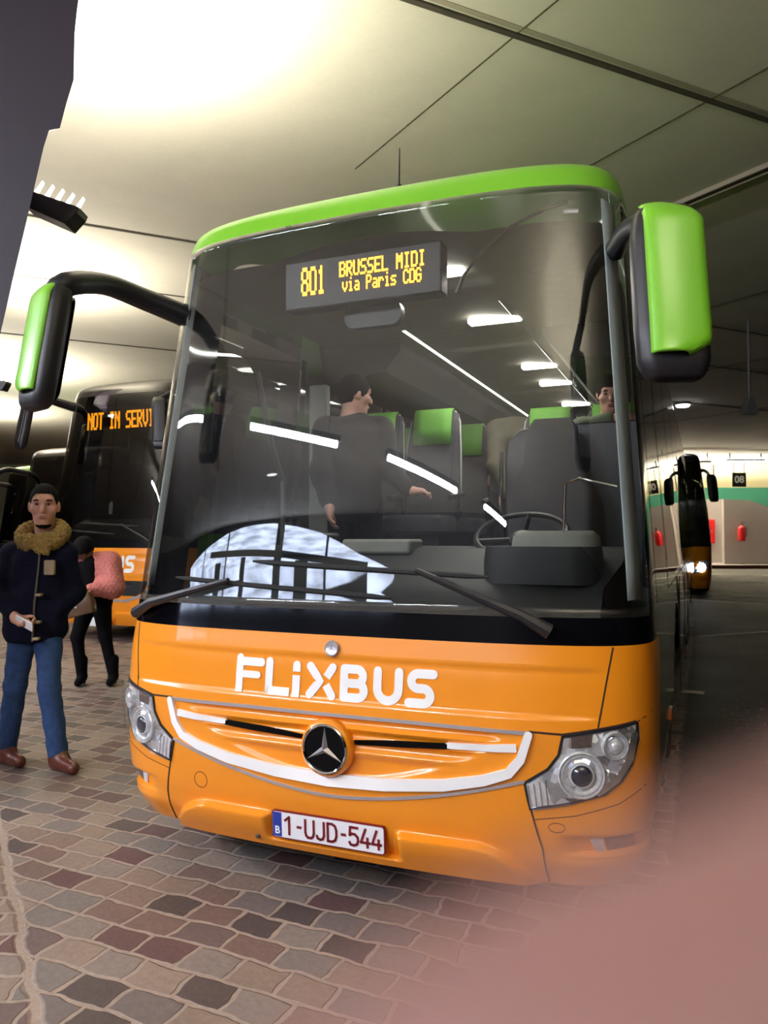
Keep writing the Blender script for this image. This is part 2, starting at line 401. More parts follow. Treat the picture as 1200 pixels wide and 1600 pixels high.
LAMP = [(.955, .795), (1.08, .818), (1.21, .842), (1.212, .78), (1.19, .69), (1.155, .63), (1.10, .585), (.97, .545), (.835, .515), (.815, .612), (.90, .67), (.94, .725)]
def mirx(pts, s): return [(x*s, z) for x, z in pts]
def rsec(w, d, r, n=5):
    "rounded rectangle outline"
    P = []
    for cx, cy, a in ((w/2-r, d/2-r, 0), (-w/2+r, d/2-r, 90), (-w/2+r, -d/2+r, 180), (w/2-r, -d/2+r, 270)):
        for i in range(n+1):
            t = math.radians(a+90*i/n); P.append((cx+r*math.cos(t), cy+r*math.sin(t)))
    return P
def loft(mb, secs, M=None):
    "secs: list of closed loops of equal length (3D points)"
    n = len(secs[0]); vs = [p for S_ in secs for p in S_]
    if M is not None: vs = [tuple(M @ Vector(p)) for p in vs]
    fs = [(i*n+j, i*n+(j+1) % n, (i+1)*n+(j+1) % n, (i+1)*n+j) for i in range(len(secs)-1) for j in range(n)]
    return mb.add(vs, fs+[tuple(range(n-1, -1, -1)), tuple((len(secs)-1)*n+j for j in range(n))])
def mirror_parts(root, s, zs, cover_m, dz=0):
    "side mirror hung from the roof corner; s = +1 on the image right"
    h = .60; M = Matrix.Translation((s*(1.36 if s > 0 else 1.335), -.25, 2.365*zs+dz+(-.02 if s > 0 else .06))) @ Matrix.Rotation(s*math.radians(20), 4, 'Z') @ Matrix.Rotation(math.radians(-9), 4, 'X')
    hb = MB(); secs = []
    prof = [(-.5, .62, .5), (-.49, .74, .7), (-.46, .86, .86), (-.40, .97, .95), (-.2, 1, 1), (.1, 1, 1), (.3, .98, 1), (.42, .92, .95), (.47, .82, .85), (.495, .66, .65), (.5, .5, .5)]
    for k, a, b in prof:
        secs.append([(x+.012*(1-a)*s, y, k*h) for x, y in rsec(.232*a, .108*b, .045*min(a, b))])
    house = loft(hb, secs, M).build('mirror_housing', BLACKP, root)
    # painted cover over the front of the housing
    cb = MB(); rows = []
    ks = np.concatenate([np.linspace(-.385, -.28, 10), np.linspace(-.26, .36, 16), np.linspace(.37, .5, 10)])
    for k in ks:
        top = max(0, (k-.36)/.14); bot = max(0, (-.28-k)/.105)
        xi = -s*.080; xo = s*(.114-.085*top**2.2-.075*bot**2.4)
        row = []
        for j in range(15):
            u = j/14; x = xi+(xo-xi)*u
            y = -.062-.012*math.sin(PI*u)+.05*max(0, (abs(u-.5)-.38)/.12)**2*(1 if u > .5 else .25) + .045*top**2
            row.append((x, y, k*h+.02*0 + 0))
        rows.append(row)
    cb.grid([[tuple(M @ Vector(p)) for p in r] for r in rows])
    co = cb.build('mirror_cover', cover_m, root, label='bright green painted mirror cover' if cover_m is GREEN else 'dark mirror cover')
    so = co.modifiers.new('thick', 'SOLIDIFY'); so.thickness = .014; so.offset = 0
    gl = MB(); loft(gl, [[(x, .059, z) for x, z in rsec(.19, .50, .04)], [(x, .063, z) for x, z in rsec(.18, .49, .04)]], M).build('mirror_glass', CHROME, house)
    ab = MB(); top = M @ Vector((-s*.02, .0, h*.47)); cn = M @ Vector((-s*.12, .06, h*.485+.04))
    p0, p1, p2 = (Vector((-1.13, .50, 2.745*zs+dz)), Vector((-1.20, .28, 2.775*zs+dz)), Vector((-1.275, .05, 2.80*zs+dz))) if s < 0 else (Vector((1.12, .50, 2.78*zs+dz)), Vector((1.20, .25, 2.77*zs+dz)), Vector((1.29, .0, 2.69*zs+dz)))
    pts = []
    ctl = [p0, p1, p2, M @ Vector((-s*.05, .02, h*(.50 if s < 0 else .43))), M @ Vector((s*.02, .0, h*.38))]
    for i in range(17):
        t = i/16*(len(ctl)-1); k = min(int(t), len(ctl)-2); f = t-k
        a, b, c, d = ctl[max(k-1, 0)], ctl[k], ctl[k+1], ctl[min(k+2, len(ctl)-1)]
        pts.append(.5*((2*b)+(c-a)*f+(2*a-5*b+4*c-d)*f*f+(3*b-a-3*c+d)*f**3))
    ab.tube(pts, [(.062 if s < 0 else .046)-.008*math.sin(PI*i/16) for i in range(17)], 12).build('mirror_arm', BLACKP, root)

def wheel(root, x, y, R=.51):
    s = 1 if x > 0 else -1
    M = frame((x, y, R), (0, 1, 0), (0, 0, 1), (s, 0, 0))
    t = MB().lathe([(R*.6, -.27), (R*.93, -.27), (R, -.22), (R, -.05), (R*.94, 0), (R*.60, -.01)], M, 36).build('wheel', RUBBER, root)
    MB().lathe([(R*.60, -.20), (R*.59, -.015), (R*.5, -.06), (R*.25, -.05), (R*.22, 0.0), (R*.1, .01)], M, 28).build('hub', METALG, t)

def coach(label, loc, rz=0, zs=1.0, hero=False, dome=None, roofm=None, side=None, cover=None, text=None, lettering=True, lit=False, group=None, lsc=1.0, mz=0, taper=0):
    dome = dome or GREEN; roofm = roofm or dome; side = side or SIDEG; cover = cover or GREEN
    root = empty('coach', loc, rz, label, 'bus', group)
    SRT = []
    def scaled(o):
        if zs != 1: SRT.append(o)
        return o
    B = lambda mb, n, m, p=root, **k: scaled(mb.build(n, m, p, **k))
    L = 12.4
    cols = columns(150 if hero else 44)
    # ---- painted front, divided at its joints
    zs_ = np.concatenate([np.linspace(.20, 1.13, 118 if hero else 40)])
    def seamx(z): return 1.08+(z-.83)*.05/.28
    def lowz(a): return .47+.15*(a/.82)**1.7
    def region(x, z):
        a = abs(x)
        if z > .80+.04*max(0, (a-.82)/.39): return 'front_flap' if a < seamx(z) else 'corner_panel'
        if z > lowz(min(a, .82)) and a < 1.0: return 'grille_panel'
        if a < .82+(.615-z)*.15: return 'bumper'
        return 'bumper_corner'
    P = [[SF(c*WD(z), z) for c in cols] for z in zs_]
    parts = {}
    nk = len(cols)
    for i in range(len(zs_)-1):
        for j in range(nk-1):
            x = (cols[j]+cols[j+1])/2*WD(zs_[i]); z = (zs_[i]+zs_[i+1])/2
            r = region(x, z); key = (r, x > 0) if 'corner' in r else (r, 0)
            parts.setdefault(key, []).append((i, j))
    for (r, sd), qs in parts.items():
        idx = {}; mb = MB()
        for i, j in qs:
            f = []
            for a, b in ((i, j), (i, j+1), (i+1, j+1), (i+1, j)):
                if (a, b) not in idx: idx[(a, b)] = len(mb.v); mb.v.append(tuple(P[a][b]))
                f.append(idx[(a, b)])
            mb.f.append(tuple(f))
        B(mb, r, ORANGE, angle=60)
    ub = MB(); ub.grid([[SF(c*WD(.2), .2) for c in cols], [SF(c*WD(.2), .2)+np.array([0, .12, .02]) for c in cols], [np.array([c*1.1, 1.2, .24]) for c in cols]])
    B(ub, 'underside_lip', RUBBER)
    # ---- glass, black band, pillars, roof dome
    T = .990
    B(sgrid(MB(), -T, T, 1.13, 1.235, 8, cols), 'lower_black_band', BLACKG)
    wsn = B(sgrid(MB(), -T, T, 1.235, 3.05, 46, cols), 'windscreen', WSCREEN if hero else DARKGL, label='large raked curved windscreen')
    if hero:
        so = wsn.modifiers.new('thick', 'SOLIDIFY'); so.thickness = .006
    for s in (-1, 1):
        a, b = (T, 1) if s > 0 else (-1, -T)
        B(sgrid(MB(), a, b, 1.13, 3.05, 40, cols), 'corner_pillar', BLACKG)
    B(sgrid(MB(), -1, 1, 3.05, 3.385, 26, cols), 'roof_dome', dome, angle=60)
    # ---- sides
    for s in (-1, 1):
        def side_pt(y, z): return (s*WD(z), y, z)
        def fy(z): return Y0(z)+BOW+BD
        def panel(z0, z1, y0, y1, n=8, ny=6, off=0):
            mb = MB(); rows = []
            for z in np.linspace(z0, z1, n):
                ya = max(y0, fy(z)) if y0 < 1.0 else y0
                rows.append([(s*(WD(z)+off), ya+(y1-ya)*k/ny, z) for k in range(ny+1)])
            return mb.grid(rows)
        dr = (s < 0)
        ys = 1.9
        if dr:
            d = B(panel(.35, 1.25, .6, 1.85), 'entry_door', side); 
            B(panel(1.25, 2.88, .6, 1.85), 'door_pane', SIDEGL if hero else DARKGL, d)
        else:
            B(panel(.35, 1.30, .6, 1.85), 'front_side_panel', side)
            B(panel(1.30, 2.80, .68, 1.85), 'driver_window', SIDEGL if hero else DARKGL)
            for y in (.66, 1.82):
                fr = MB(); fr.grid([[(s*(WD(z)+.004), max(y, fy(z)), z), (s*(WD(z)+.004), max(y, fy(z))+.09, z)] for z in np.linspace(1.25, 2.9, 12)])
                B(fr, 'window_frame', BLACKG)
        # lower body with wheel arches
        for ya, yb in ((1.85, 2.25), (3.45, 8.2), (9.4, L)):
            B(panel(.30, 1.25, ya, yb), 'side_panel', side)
        for ya, yb in ((2.25, 3.45), (8.2, 9.4)):
            mb = MB(); cy = (ya+yb)/2; r = .6; cl = []
            for k in range(17):
                a = PI*k/16; cl.append((cy-r*math.cos(a), max(.30, .50+.62*math.sin(a)*.95)))
            for k in range(16):
                (a0, h0), (a1, h1) = cl[k], cl[k+1]
                mb.add([(s*WD(h0), a0, h0), (s*WD(h1), a1, h1), (s*WD(1.25), a1, 1.25), (s*WD(1.25), a0, 1.25)], [(0, 1, 2, 3)])
            B(mb, 'wheel_arch', side)
        n = 7
        for k in range(n):
            a = 1.93+(L-1.98)*k/n; b = a+(L-1.98)/n-.06
            B(panel(1.30, 2.72, a, b, 8, 1), 'side_window', SIDEGL if hero else DARKGL)
        bk = MB()
        for k in range(n+1):
            a = 1.87+(L-1.98)*k/n; bk.grid([[(s*(WD(z)-.004), a, z), (s*(WD(z)-.004), min(a+.07, L), z)] for z in np.linspace(1.25, 2.8, 8)])
        bk.grid([[(s*(WD(z)-.003), 1.85, z), (s*(WD(z)-.003), L, z)] for z in (1.25, 1.31)])
        B(bk, 'window_divider', BLACKG)
        B(panel(2.72 if not dr else 2.72, 3.05, 1.85, L, 5, 2), 'cantrail', side if roofm is GREEN else BLACKG)
        B(panel(2.80, 3.05, .6, 1.85, 5, 2), 'cantrail', BLACKG)
        rb = MB(); rb.grid([[(s*WD(z), max(1.2, Y0(z)+BOW+BD-.02) if z > 3.05 else .6, z), (s*WD(z), L, z)] for z in np.linspace(3.05, 3.385, 12)])
        B(rb, 'roof_side', roofm, angle=60)
        if hero:
            B(MB().box((s*1.272-.012, 1.62, .54), (s*1.272+.012, 1.74, .60)), 'side_marker', AMBER, bevel=.006, label='amber side marker')
            for yy in (3.6, 5.2, 6.8): B(MB().box((s*1.274-.003, yy, .34), (s*1.274+.003, yy+.015, 1.24)), 'locker_seam', RUBBER)
    rc = MB().add([(-WD(3.385), Y0(3.385)+.05, 3.385), (WD(3.385), Y0(3.385)+.05, 3.385), (WD(3.385), L, 3.385), (-WD(3.385), L, 3.385)], [(0, 1, 2, 3)])
    B(rc, 'roof', roofm)
    re = MB(); re.grid([[(-WD(z), L, z), (WD(z), L, z)] for z in np.linspace(.3, 3.385, 20)])
    B(re, 'rear_panel', side)
    B(MB().box((-1.1, 1.0, .30), (1.1, L-.1, .42)), 'chassis', RUBBER)
    for x in (-1.22, 1.22):
        for y in (2.85, 8.8): wheel(root, x, y)
    # ---- lamps
    for s in (-1, 1):
        pl = mirx(LAMP, s)
        hl = B(patch(MB(), pl, .0035, (s*1.03, .68), 8), 'headlamp', REFLECTOR)
        if hero:
            stroke_mb = MB(); stroke(stroke_mb, pl+[pl[0]], .010, .006); B(stroke_mb, 'lamp_rim', BLACKP, hl)
            for (x, z, r) in ((1.02, .655, .088), (1.135, .765, .052)):
                M = sframe(s*x, z, .004)
                B(MB().lathe([(r, -.02), (r, .010), (r*.95, .014), (r*.88, .004), (r*.84, .010), (r*.79, .010), (r*.70, -.002), (r*.55, -.006), (r*.52, .012), (r*.45, .014), (r*.42, .006)], M, 36), 'lamp_bezel', BOWL, hl)
                k = r*.40
                B(MB().lathe([(k*1.15, 0), (k*1.12, .014), (k, .014), (k*.96, .013), (k*.8, .018), (k*.5, .022), (k*.1, .0235)], M, 28), 'projector_lens', LENSDARK if r > .06 else FLUTED, hl)
            am = MB(); patch(am, mirx([(.985, .793), (1.06, .808), (1.055, .76), (.985, .752)], s), .006); B(am, 'indicator', SMOKED, hl, label='brownish turn indicator')
            fl = MB(); patch(fl, mirx([(.84, .523), (.915, .543), (.90, .60), (.87, .635), (.825, .608)], s), .007); B(fl, 'fluted_reflector', FLUTED, hl)
            for k in range(4):
                q = MB(); stroke(q, mirx([(.838+.021*k, .525+.005*k), (.828+.021*k, .605+.008*k)], s), .004, .010); B(q, 'flute', CHROME, hl)
            fl2 = MB(); stroke(fl2, mirx([(1.20, .80), (1.185, .71), (1.14, .635), (1.08, .59)], s), .022, .008); B(fl2, 'edge_reflector', CHROME, hl)
            lc = MB(); patch(lc, mirx([((x-1.03)*.97+1.03, (z-.68)*.97+.68) for x, z in LAMP], s), .030, (s*1.03, .68), 10, .03, .012); B(lc, 'lamp_lens', LENSGL, hl)
            fg = B(patch(MB(), mirx([(1.04, .402), (1.085, .404), (1.095, .352), (1.06, .350)], s), .006), 'fog_lamp', FLUTED)
            B(patch(MB(), mirx([(1.09, .404), (1.19, .408), (1.195, .362), (1.10, .353)], s), .004), 'fog_lamp_housing', SMOKED, fg)
        elif lit:
            B(MB().lathe([(.10, -.01), (.10, .02), (.05, .035)], sframe(s*1.03, .67), 20), 'lamp_bulb', HEADL, hl)
    # ---- trims of the grille
    tb = MB()
    U = [(.83, .795), (.80, .70), (.755, .645), (.66, .61), (.5, .575), (.25, .548), (0, .538)]
    if hero:
        stroke(tb, [(-x, z) for x, z in U]+[(x, z) for x, z in U[-2::-1]], .04, .017, (1, 1), [.030, .034, .036, .04, .044, .046, .048, .046, .044, .04, .036, .034, .030])
        for s in (-1, 1): stroke(tb, mirx([(.785, .742), (.66, .733), (.515, .728)], s), .02, .012, (0, 1), [.030, .026, .022])
        B(tb, 'grille_surround', WHITEV, label='white U shaped grille line')
        t2 = MB(); stroke(t2, [(-.83, .800), (-.4, .806), (0, .806), (.4, .806), (.83, .800)], .014, .008); B(t2, 'upper_trim_line', SILVER)
        t3 = MB(); lw = [(a, .47+.15*(abs(a)/.82)**1.7) for a in np.linspace(-.81, .81, 25)]
        stroke(t3, lw, .012, .007); B(t3, 'lower_trim_line', SILVER)
        for s in (-1, 1):
            sl = MB(); stroke(sl, mirx([(.12, .703), (.3, .714), (.525, .726)], s), .02, .012, (0, 1), [.020, .022, .018])
            B(sl, 'air_slot', mat('slot_black', (5, 4, 4), .9, noise=.1, spec=.1), label='dark narrow air slot')
        for s in (-1, 1):
            se = MB()
            stroke(se, mirx([(1.13, 1.125), (1.08, .83)], s), .006, .0015, (0, 0))
            stroke(se, mirx([(.83, .806), (.955, .802), (1.21, .848)], s), .008, .002, (0, 0))
            stroke(se, mirx([(.82, .61), (.838, .51), (.875, .36), (.885, .205)], s), .007, .002, (0, 0))
            stroke(se, mirx([(.845, .475), (1.0, .500), (1.15, .545), (1.24, .60)], s), .003, .001, (0, 0))
            stroke(se, mirx([(1.215, .845), (1.262, .87)], s), .004, .001, (0, 0))
            B(se, 'panel_joint', SEAM)
        se = MB(); stroke(se, [(x, z+.0) for x, z in arc(-.66, .45, .036, 0, 360, 24)], .0025, .001, (0, 0))
        B(se, 'tow_cover_joint', SEAM)
        se = MB(); stroke(se, [(x, z) for x, z in arc(.93, .45, .03, 0, 360, 24, .018)], .0025, .001, (0, 0)); B(se, 'tow_cover_joint', SEAM)
        # round emblem with a three pointed star
        M = sframe(0, .672, .008)
        em = B(MB().lathe([(.118, -.02), (.118, .014), (.112, .026), (.104, .030), (.100, .026)], M, 48), 'emblem', ORANGE, label='round emblem with chrome three pointed star')
        B(MB().lathe([(.103, .010), (.103, .034), (.098, .038), (.093, .034), (.092, .026)], M, 48), 'emblem_ring', CHROME, em)
        B(MB().lathe([(.0925, .012), (.0925, .028), (.001, .029)], M, 40), 'emblem_disc', DISC, em)
        sm = MB(); v = [(0, 0, .046)]
        for k in range(3):
            a = PI/2+2*PI*k/3; b = a+PI/3
            v += [(.092*math.cos(a), .092*math.sin(a), .032), (.016*math.cos(b), .016*math.sin(b), .029)]
        sm.add([tuple(M @ Vector(p)) for p in v], [(0, 1, 2), (0, 2, 3), (0, 3, 4), (0, 4, 5), (0, 5, 6), (0, 6, 1)])
        B(sm, 'emblem_star', SILVER, em, smooth=False)
        M2 = sframe(0, 1.075, .003)
        bd = B(MB().lathe([(.034, -.01), (.034, .008), (.030, .012), (.026, .009), (.001, .010)], M2, 32), 'hood_badge', SILVER, label='small round silver badge')
        ks = MB()
        for k in range(3):
            a = PI/2+2*PI*k/3; ks.box((-.0016, 0, .009), (.0016, .015, .0115), M2 @ Matrix.Rotation(a-PI/2, 4, 'Z'))
        B(ks, 'badge_star', METALG, bd)
        # number plate
        n = np.array([0, -math.cos(.06), -math.sin(.06)]); u = np.array([1, 0, 0]); w = np.cross(n, u)
        Mp = frame((-.015, SF(0, .33)[1]-.020, .315), u, w, n)
        pb = MB(); pb.prism(rsec(.528, .118, .012), -.012, 0, Mp); np_ = B(pb, 'number_plate', PLATER, label='white plate reading 1-UJD-544 in dark red')
        B(MB().prism(rsec(.518, .108, .010), -.001, .001, Mp), 'plate_face', PLATEW, np_)
        B(MB().prism([(-.258, -.052), (-.215, -.052), (-.215, .052), (-.258, .052)], 0, .0018, Mp), 'country_band', PLATEB, np_)
        for txt, sz, x, z, mm, nm in (('B', .045, -.236, -.026, WHITEV, 'country_letter'),):
            o = finish(nm, text_mesh(txt, sz, Mp @ Matrix.Translation((x, z, .002)), .0008, .001), mm, np_, smooth=False)
        pcs = MB()
        def ps(x0, pts, wd=.0105):
            for (a, c) in zip(pts[:-1], pts[1:]):
                a = Vector((x0+a[0]*.040, (a[1]-.5)*.074)); c = Vector((x0+c[0]*.040, (c[1]-.5)*.074)); d = (c-a).normalized()*wd/2; n_ = Vector((-d.y, d.x)); a = a-d*.6; c = c+d*.6
                pcs.prism([tuple(a-n_), tuple(c-n_), tuple(c+n_), tuple(a+n_)], .0005, .0032, Mp)
        bow = [(0, 1), (0, .28), (.1, .1), (.3, 0), (.7, 0), (.9, .1), (1, .28), (1, 1)]
        for x0, gl_ in ((-.200, [[(.05, .78), (.55, 1), (.55, 0)]]), (-.142, [[(.1, .5), (.5, .5)]]), (-.100, [bow]), (-.046, [[(0, .2), (.12, .05), (.4, 0), (.7, .05), (.85, .25), (.85, 1)]]), (.006, [[(0, 0), (0, 1), (.5, 1), (.85, .9), (1, .65), (1, .35), (.85, .1), (.5, 0), (0, 0)]]),
                (.066, [[(.1, .5), (.5, .5)]]), (.105, [[(.95, 1), (.12, 1), (.06, .55), (.3, .64), (.65, .63), (.95, .48), (1, .28), (.85, .07), (.5, 0), (.15, .03), (0, .16)]]), (.158, [[(.5, 1), (0, .25), (1, .25)], [(.72, .52), (.72, 0)]]), (.208, [[(.5, 1), (0, .25), (1, .25)], [(.72, .52), (.72, 0)]])):
            for g_ in gl_: ps(x0, g_)
        B(pcs, 'plate_characters', PLATER, np_, smooth=False)
        M3 = sframe(-.36, .262, .045); B(MB().lathe([(.010, -.02), (.010, .004), (.004, .006)], M3, 14), 'tow_eye_cap', METALG)
    else:
        stroke(tb, [(-.9, .60), (-.5, .50), (.5, .50), (.9, .60)], .03, .008); B(tb, 'grille_surround', SILVER)
        for s in (-1, 1):
            sg = MB(); patch(sg, mirx([(.42, .74), (.88, .74), (.80, .62), (.68, .56), (.40, .56)], s), .006)
            B(sg, 'grille_opening', RUBBER)
        n = MB().box((-.27, -.03, .18), (.27, -.012, .30)); q = B(n, 'number_plate', PLATEW, bevel=.01)
        Mp = frame((0, -.032, .24), (1, 0, 0), (0, 0, 1), (0, -1, 0))
        if lettering == 2: finish('plate_characters', text_mesh('352', .09, Mp @ Matrix.Translation((.12, 0, 0)), .002), PLATER, q, smooth=False)
    if lettering:
        lb = MB(); letters(lb, -.475*lsc, lsc, .938-.076*lsc, .938+.076*lsc, .004); B(lb, 'lettering', WHITEV, label='white operator lettering')
    # ---- wipers
    for pts, bl in (([(.90, 1.18), (.80, 1.235), (.37, 1.405)], ((-.42, 1.435), (.66, 1.385))), ([(-1.12, 1.17), (-.98, 1.225), (-.53, 1.345)], ((-.86, 1.352), (.26, 1.292)))):
        P3 = [SF(x, z, o) for (x, z), o in zip(pts, (.03, .055, .045))]
        wa = B(MB().tube(P3, [.030, .022, .012], 8), 'wiper_arm', BLACKP)
        ln = [SF(bl[0][0]+(bl[1][0]-bl[0][0])*k/14, bl[0][1]+(bl[1][1]-bl[0][1])*k/14, .022) for k in range(15)]
        B(MB().tube(ln, [.005]+[.011]*13+[.005], 6), 'wiper_blade', RUBBER, wa)
    # ---- mirrors
    for s in (-1, 1): mirror_parts(root, s, 1.0, cover, mz)
    if zs != 1:
        SRT.extend([o for o in root.children if o.name.startswith('mirror')]+[g for o in root.children if o.name.startswith('mirror') for g in o.children])
    # ---- destination display
    ys = .40
    db = B(MB().box((-.45, ys+.004, 2.665), (.365, ys+.10, 2.905)), 'destination_display', BLACKP, bevel=.008)
    lm = MB()
    if hero:
        dots(lm, '801', -.355, -.228, 2.728, 2.868, ys)
        dots(lm, 'BRUSSEL MIDI', -.148, .288, 2.796, 2.870, ys); dots(lm, 'via Paris CDG', -.132, .270, 2.722, 2.790, ys)
        B(lm, 'display_letters', LED, db, smooth=False)
    elif text:
        dots(lm, text, *(lsc and (-.68, .93)), 2.63, 2.85, ys, 1.45); B(lm, 'display_letters', LED2, db, smooth=False)
    else: pass
    # ---- dashboard
    dm = MB(); prof = [(.30, 1.16), (.32, 1.24), (.42, 1.33), (.62, 1.43), (.80, 1.49), (.98, 1.50), (1.02, 1.46), (1.04, .95)]
    dm.grid([[(x*(1.12 if y > .5 else 1.06), y+.06*(x*x), z+(.0)) for x in np.linspace(-1, 1, 13)] for y, z in prof])
    B(dm, 'dashboard', DASH)
    B(MB().box((-1.1, .9, .80), (1.1, L-.15, .90)) if not hero else MB().box((-1.1, .5, .78), (1.1, 2.0, .84)), 'cab_floor', RACK)
    for o in SRT:
        me = o.data
        if me.users and not me.get('zs'):
            for v in me.vertices:
                if taper and v.co.z > 1.25:
                    k = taper*((v.co.z-1.25)/2.1)**1.6
                    if o.name.startswith('mirror'): v.co.x -= math.copysign(1.13*k, v.co.x)
                    else: v.co.x *= 1-k
                v.co.z *= zs
            me['zs'] = 1
    return root
# ------------------------------------------------------------------ ground, ceiling and walls
def floor_mat():
    m = bpy.data.materials.new('stone_setts'); m.use_nodes = True; nt = m.node_tree; N = nt.nodes.new; L = nt.links.new
    b = nt.nodes['Principled BSDF']; tc = N('ShaderNodeTexCoord')
    dn = N('ShaderNodeTexNoise'); dn.inputs['Scale'].default_value = 5.5; dn.inputs['Detail'].default_value = 2
    L(tc.outputs['Object'], dn.inputs['Vector'])
    vs = N('ShaderNodeVectorMath'); vs.operation = 'SUBTRACT'; vs.inputs[1].default_value = (.5, .5, .5); L(dn.outputs['Color'], vs.inputs[0])
    sc = N('ShaderNodeVectorMath'); sc.operation = 'SCALE'; sc.inputs['Scale'].default_value = .075; L(vs.outputs[0], sc.inputs[0])
    ad = N('ShaderNodeVectorMath'); L(tc.outputs['Object'], ad.inputs[0]); L(sc.outputs[0], ad.inputs[1])
    def bricks(rot, wdt, hgt):
        mp = N('ShaderNodeMapping'); mp.inputs['Rotation'].default_value = (0, 0, rot); L(ad.outputs[0], mp.inputs[0])
        t = N('ShaderNodeTexBrick'); t.inputs['Scale'].default_value = 1; t.inputs['Brick Width'].default_value = wdt; t.inputs['Row Height'].default_value = hgt
        t.inputs['Mortar Size'].default_value = .0115; t.inputs['Mortar Smooth'].default_value = .45; t.inputs['Bias'].default_value = 0
        t.inputs['Color1'].default_value = (0, 0, 0, 1); t.inputs['Color2'].default_value = (1, 1, 1, 1); t.inputs['Mortar'].default_value = (.5, .5, .5, 1)
        t.offset = .5; t.squash = 1.12; t.squash_frequency = 3
        L(mp.outputs[0], t.inputs['Vector']); return t
    t1 = bricks(math.radians(2), .205, .150); t2 = bricks(math.radians(-24), .19, .15)
    # straight seam where the second field of setts begins
    sx = N('ShaderNodeSeparateXYZ'); L(ad.outputs[0], sx.inputs[0])
    def lin_(a, bb, c):
        m1 = N('ShaderNodeMath'); m1.operation = 'MULTIPLY_ADD'; m1.inputs[1].default_value = a; m1.inputs[2].default_value = c; L(sx.outputs[0], m1.inputs[0])
        m2 = N('ShaderNodeMath'); m2.operation = 'MULTIPLY_ADD'; m2.inputs[1].default_value = bb; L(sx.outputs[1], m2.inputs[0]); L(m1.outputs[0], m2.inputs[2]); return m2
    nx, ny = 1.24/2.048, 1.63/2.048
    ln = lin_(nx, ny, -(nx*-.47+ny*-1.05))
    lt = N('ShaderNodeMath'); lt.operation = 'LESS_THAN'; lt.inputs[1].default_value = 0; L(ln.outputs[0], lt.inputs[0])
    def mixc(a, b_, f):
        x = N('ShaderNodeMix'); x.data_type = 'RGBA'; L(f, x.inputs['Factor']); L(a, x.inputs['A']) if a else None; L(b_, x.inputs['B']) if b_ else None; return x
    mc = mixc(t1.outputs['Color'], t2.outputs['Color'], lt.outputs[0])
    mf = N('ShaderNodeMix'); L(lt.outputs[0], mf.inputs['Factor']); L(t1.outputs['Fac'], mf.inputs['A']); L(t2.outputs['Fac'], mf.inputs['B'])
    al = N('ShaderNodeMath'); al.operation = 'ABSOLUTE'; L(ln.outputs[0], al.inputs[0])
    sl = N('ShaderNodeMapRange'); sl.inputs['From Min'].default_value = .012; sl.inputs['From Max'].default_value = .028; sl.inputs['To Min'].default_value = 1; sl.inputs['To Max'].default_value = 0; L(al.outputs[0], sl.inputs['Value'])
    mo = N('ShaderNodeMath'); mo.operation = 'MAXIMUM'; L(mf.outputs[0], mo.inputs[0]); L(sl.outputs[0], mo.inputs[1])
    cr = N('ShaderNodeValToRGB'); r = cr.color_ramp; r.interpolation = 'CONSTANT'
    cols = [(128, 108, 97), (112, 101, 98), (96, 70, 70), (142, 124, 112), (121, 112, 107), (106, 88, 86), (82, 70, 68), (136, 118, 105), (116, 94, 87), (132, 119, 112)]
    while len(r.elements) < len(cols): r.elements.new(.5)
    for i, c in enumerate(cols): r.elements[i].position = i/len(cols); r.elements[i].color = (*lin(c), 1)
    L(mc.outputs['Result'], cr.inputs[0])
    n2 = N('ShaderNodeTexNoise'); n2.inputs['Scale'].default_value = 34; n2.inputs['Detail'].default_value = 6; L(tc.outputs['Object'], n2.inputs['Vector'])
    n3 = N('ShaderNodeTexNoise'); n3.inputs['Scale'].default_value = 1.1; n3.inputs['Detail'].default_value = 3; L(tc.outputs['Object'], n3.inputs['Vector'])
    mort = N('ShaderNodeRGB'); mort.outputs[0].default_value = (*lin((160, 142, 129)), 1)
    m1 = mixc(cr.outputs[0], mort.outputs[0], mo.outputs[0])
    mu = N('ShaderNodeMix'); mu.data_type = 'RGBA'; mu.blend_type = 'MULTIPLY'; mu.inputs['Factor'].default_value = .8
    mr = N('ShaderNodeMapRange'); mr.inputs['From Min'].default_value = .3; mr.inputs['From Max'].default_value = .7; mr.inputs['To Min'].default_value = .68; mr.inputs['To Max'].default_value = 1.25
    m3 = N('ShaderNodeMath'); m3.operation = 'ADD'; L(n2.outputs['Fac'], m3.inputs[0]); L(n3.outputs['Fac'], m3.inputs[1])
    m4 = N('ShaderNodeMath'); m4.operation = 'MULTIPLY'; m4.inputs[1].default_value = .5; L(m3.outputs[0], m4.inputs[0]); L(m4.outputs[0], mr.inputs['Value'])
    L(m1.outputs['Result'], mu.inputs['A']); L(mr.outputs[0], mu.inputs['B'])
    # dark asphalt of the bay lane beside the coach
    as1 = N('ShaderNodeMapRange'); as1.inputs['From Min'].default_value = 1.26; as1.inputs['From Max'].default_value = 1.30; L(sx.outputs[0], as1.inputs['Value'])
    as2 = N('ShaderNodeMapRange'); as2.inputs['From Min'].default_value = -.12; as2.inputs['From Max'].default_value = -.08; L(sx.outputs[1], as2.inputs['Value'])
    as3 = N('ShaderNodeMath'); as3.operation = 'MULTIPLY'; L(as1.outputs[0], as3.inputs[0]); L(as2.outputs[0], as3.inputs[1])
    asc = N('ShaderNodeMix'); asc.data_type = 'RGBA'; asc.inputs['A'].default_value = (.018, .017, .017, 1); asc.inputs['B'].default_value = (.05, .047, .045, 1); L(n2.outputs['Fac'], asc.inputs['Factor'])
    m5 = mixc(mu.outputs['Result'], asc.outputs['Result'], as3.outputs[0]); L(m5.outputs['Result'], b.inputs['Base Color'])
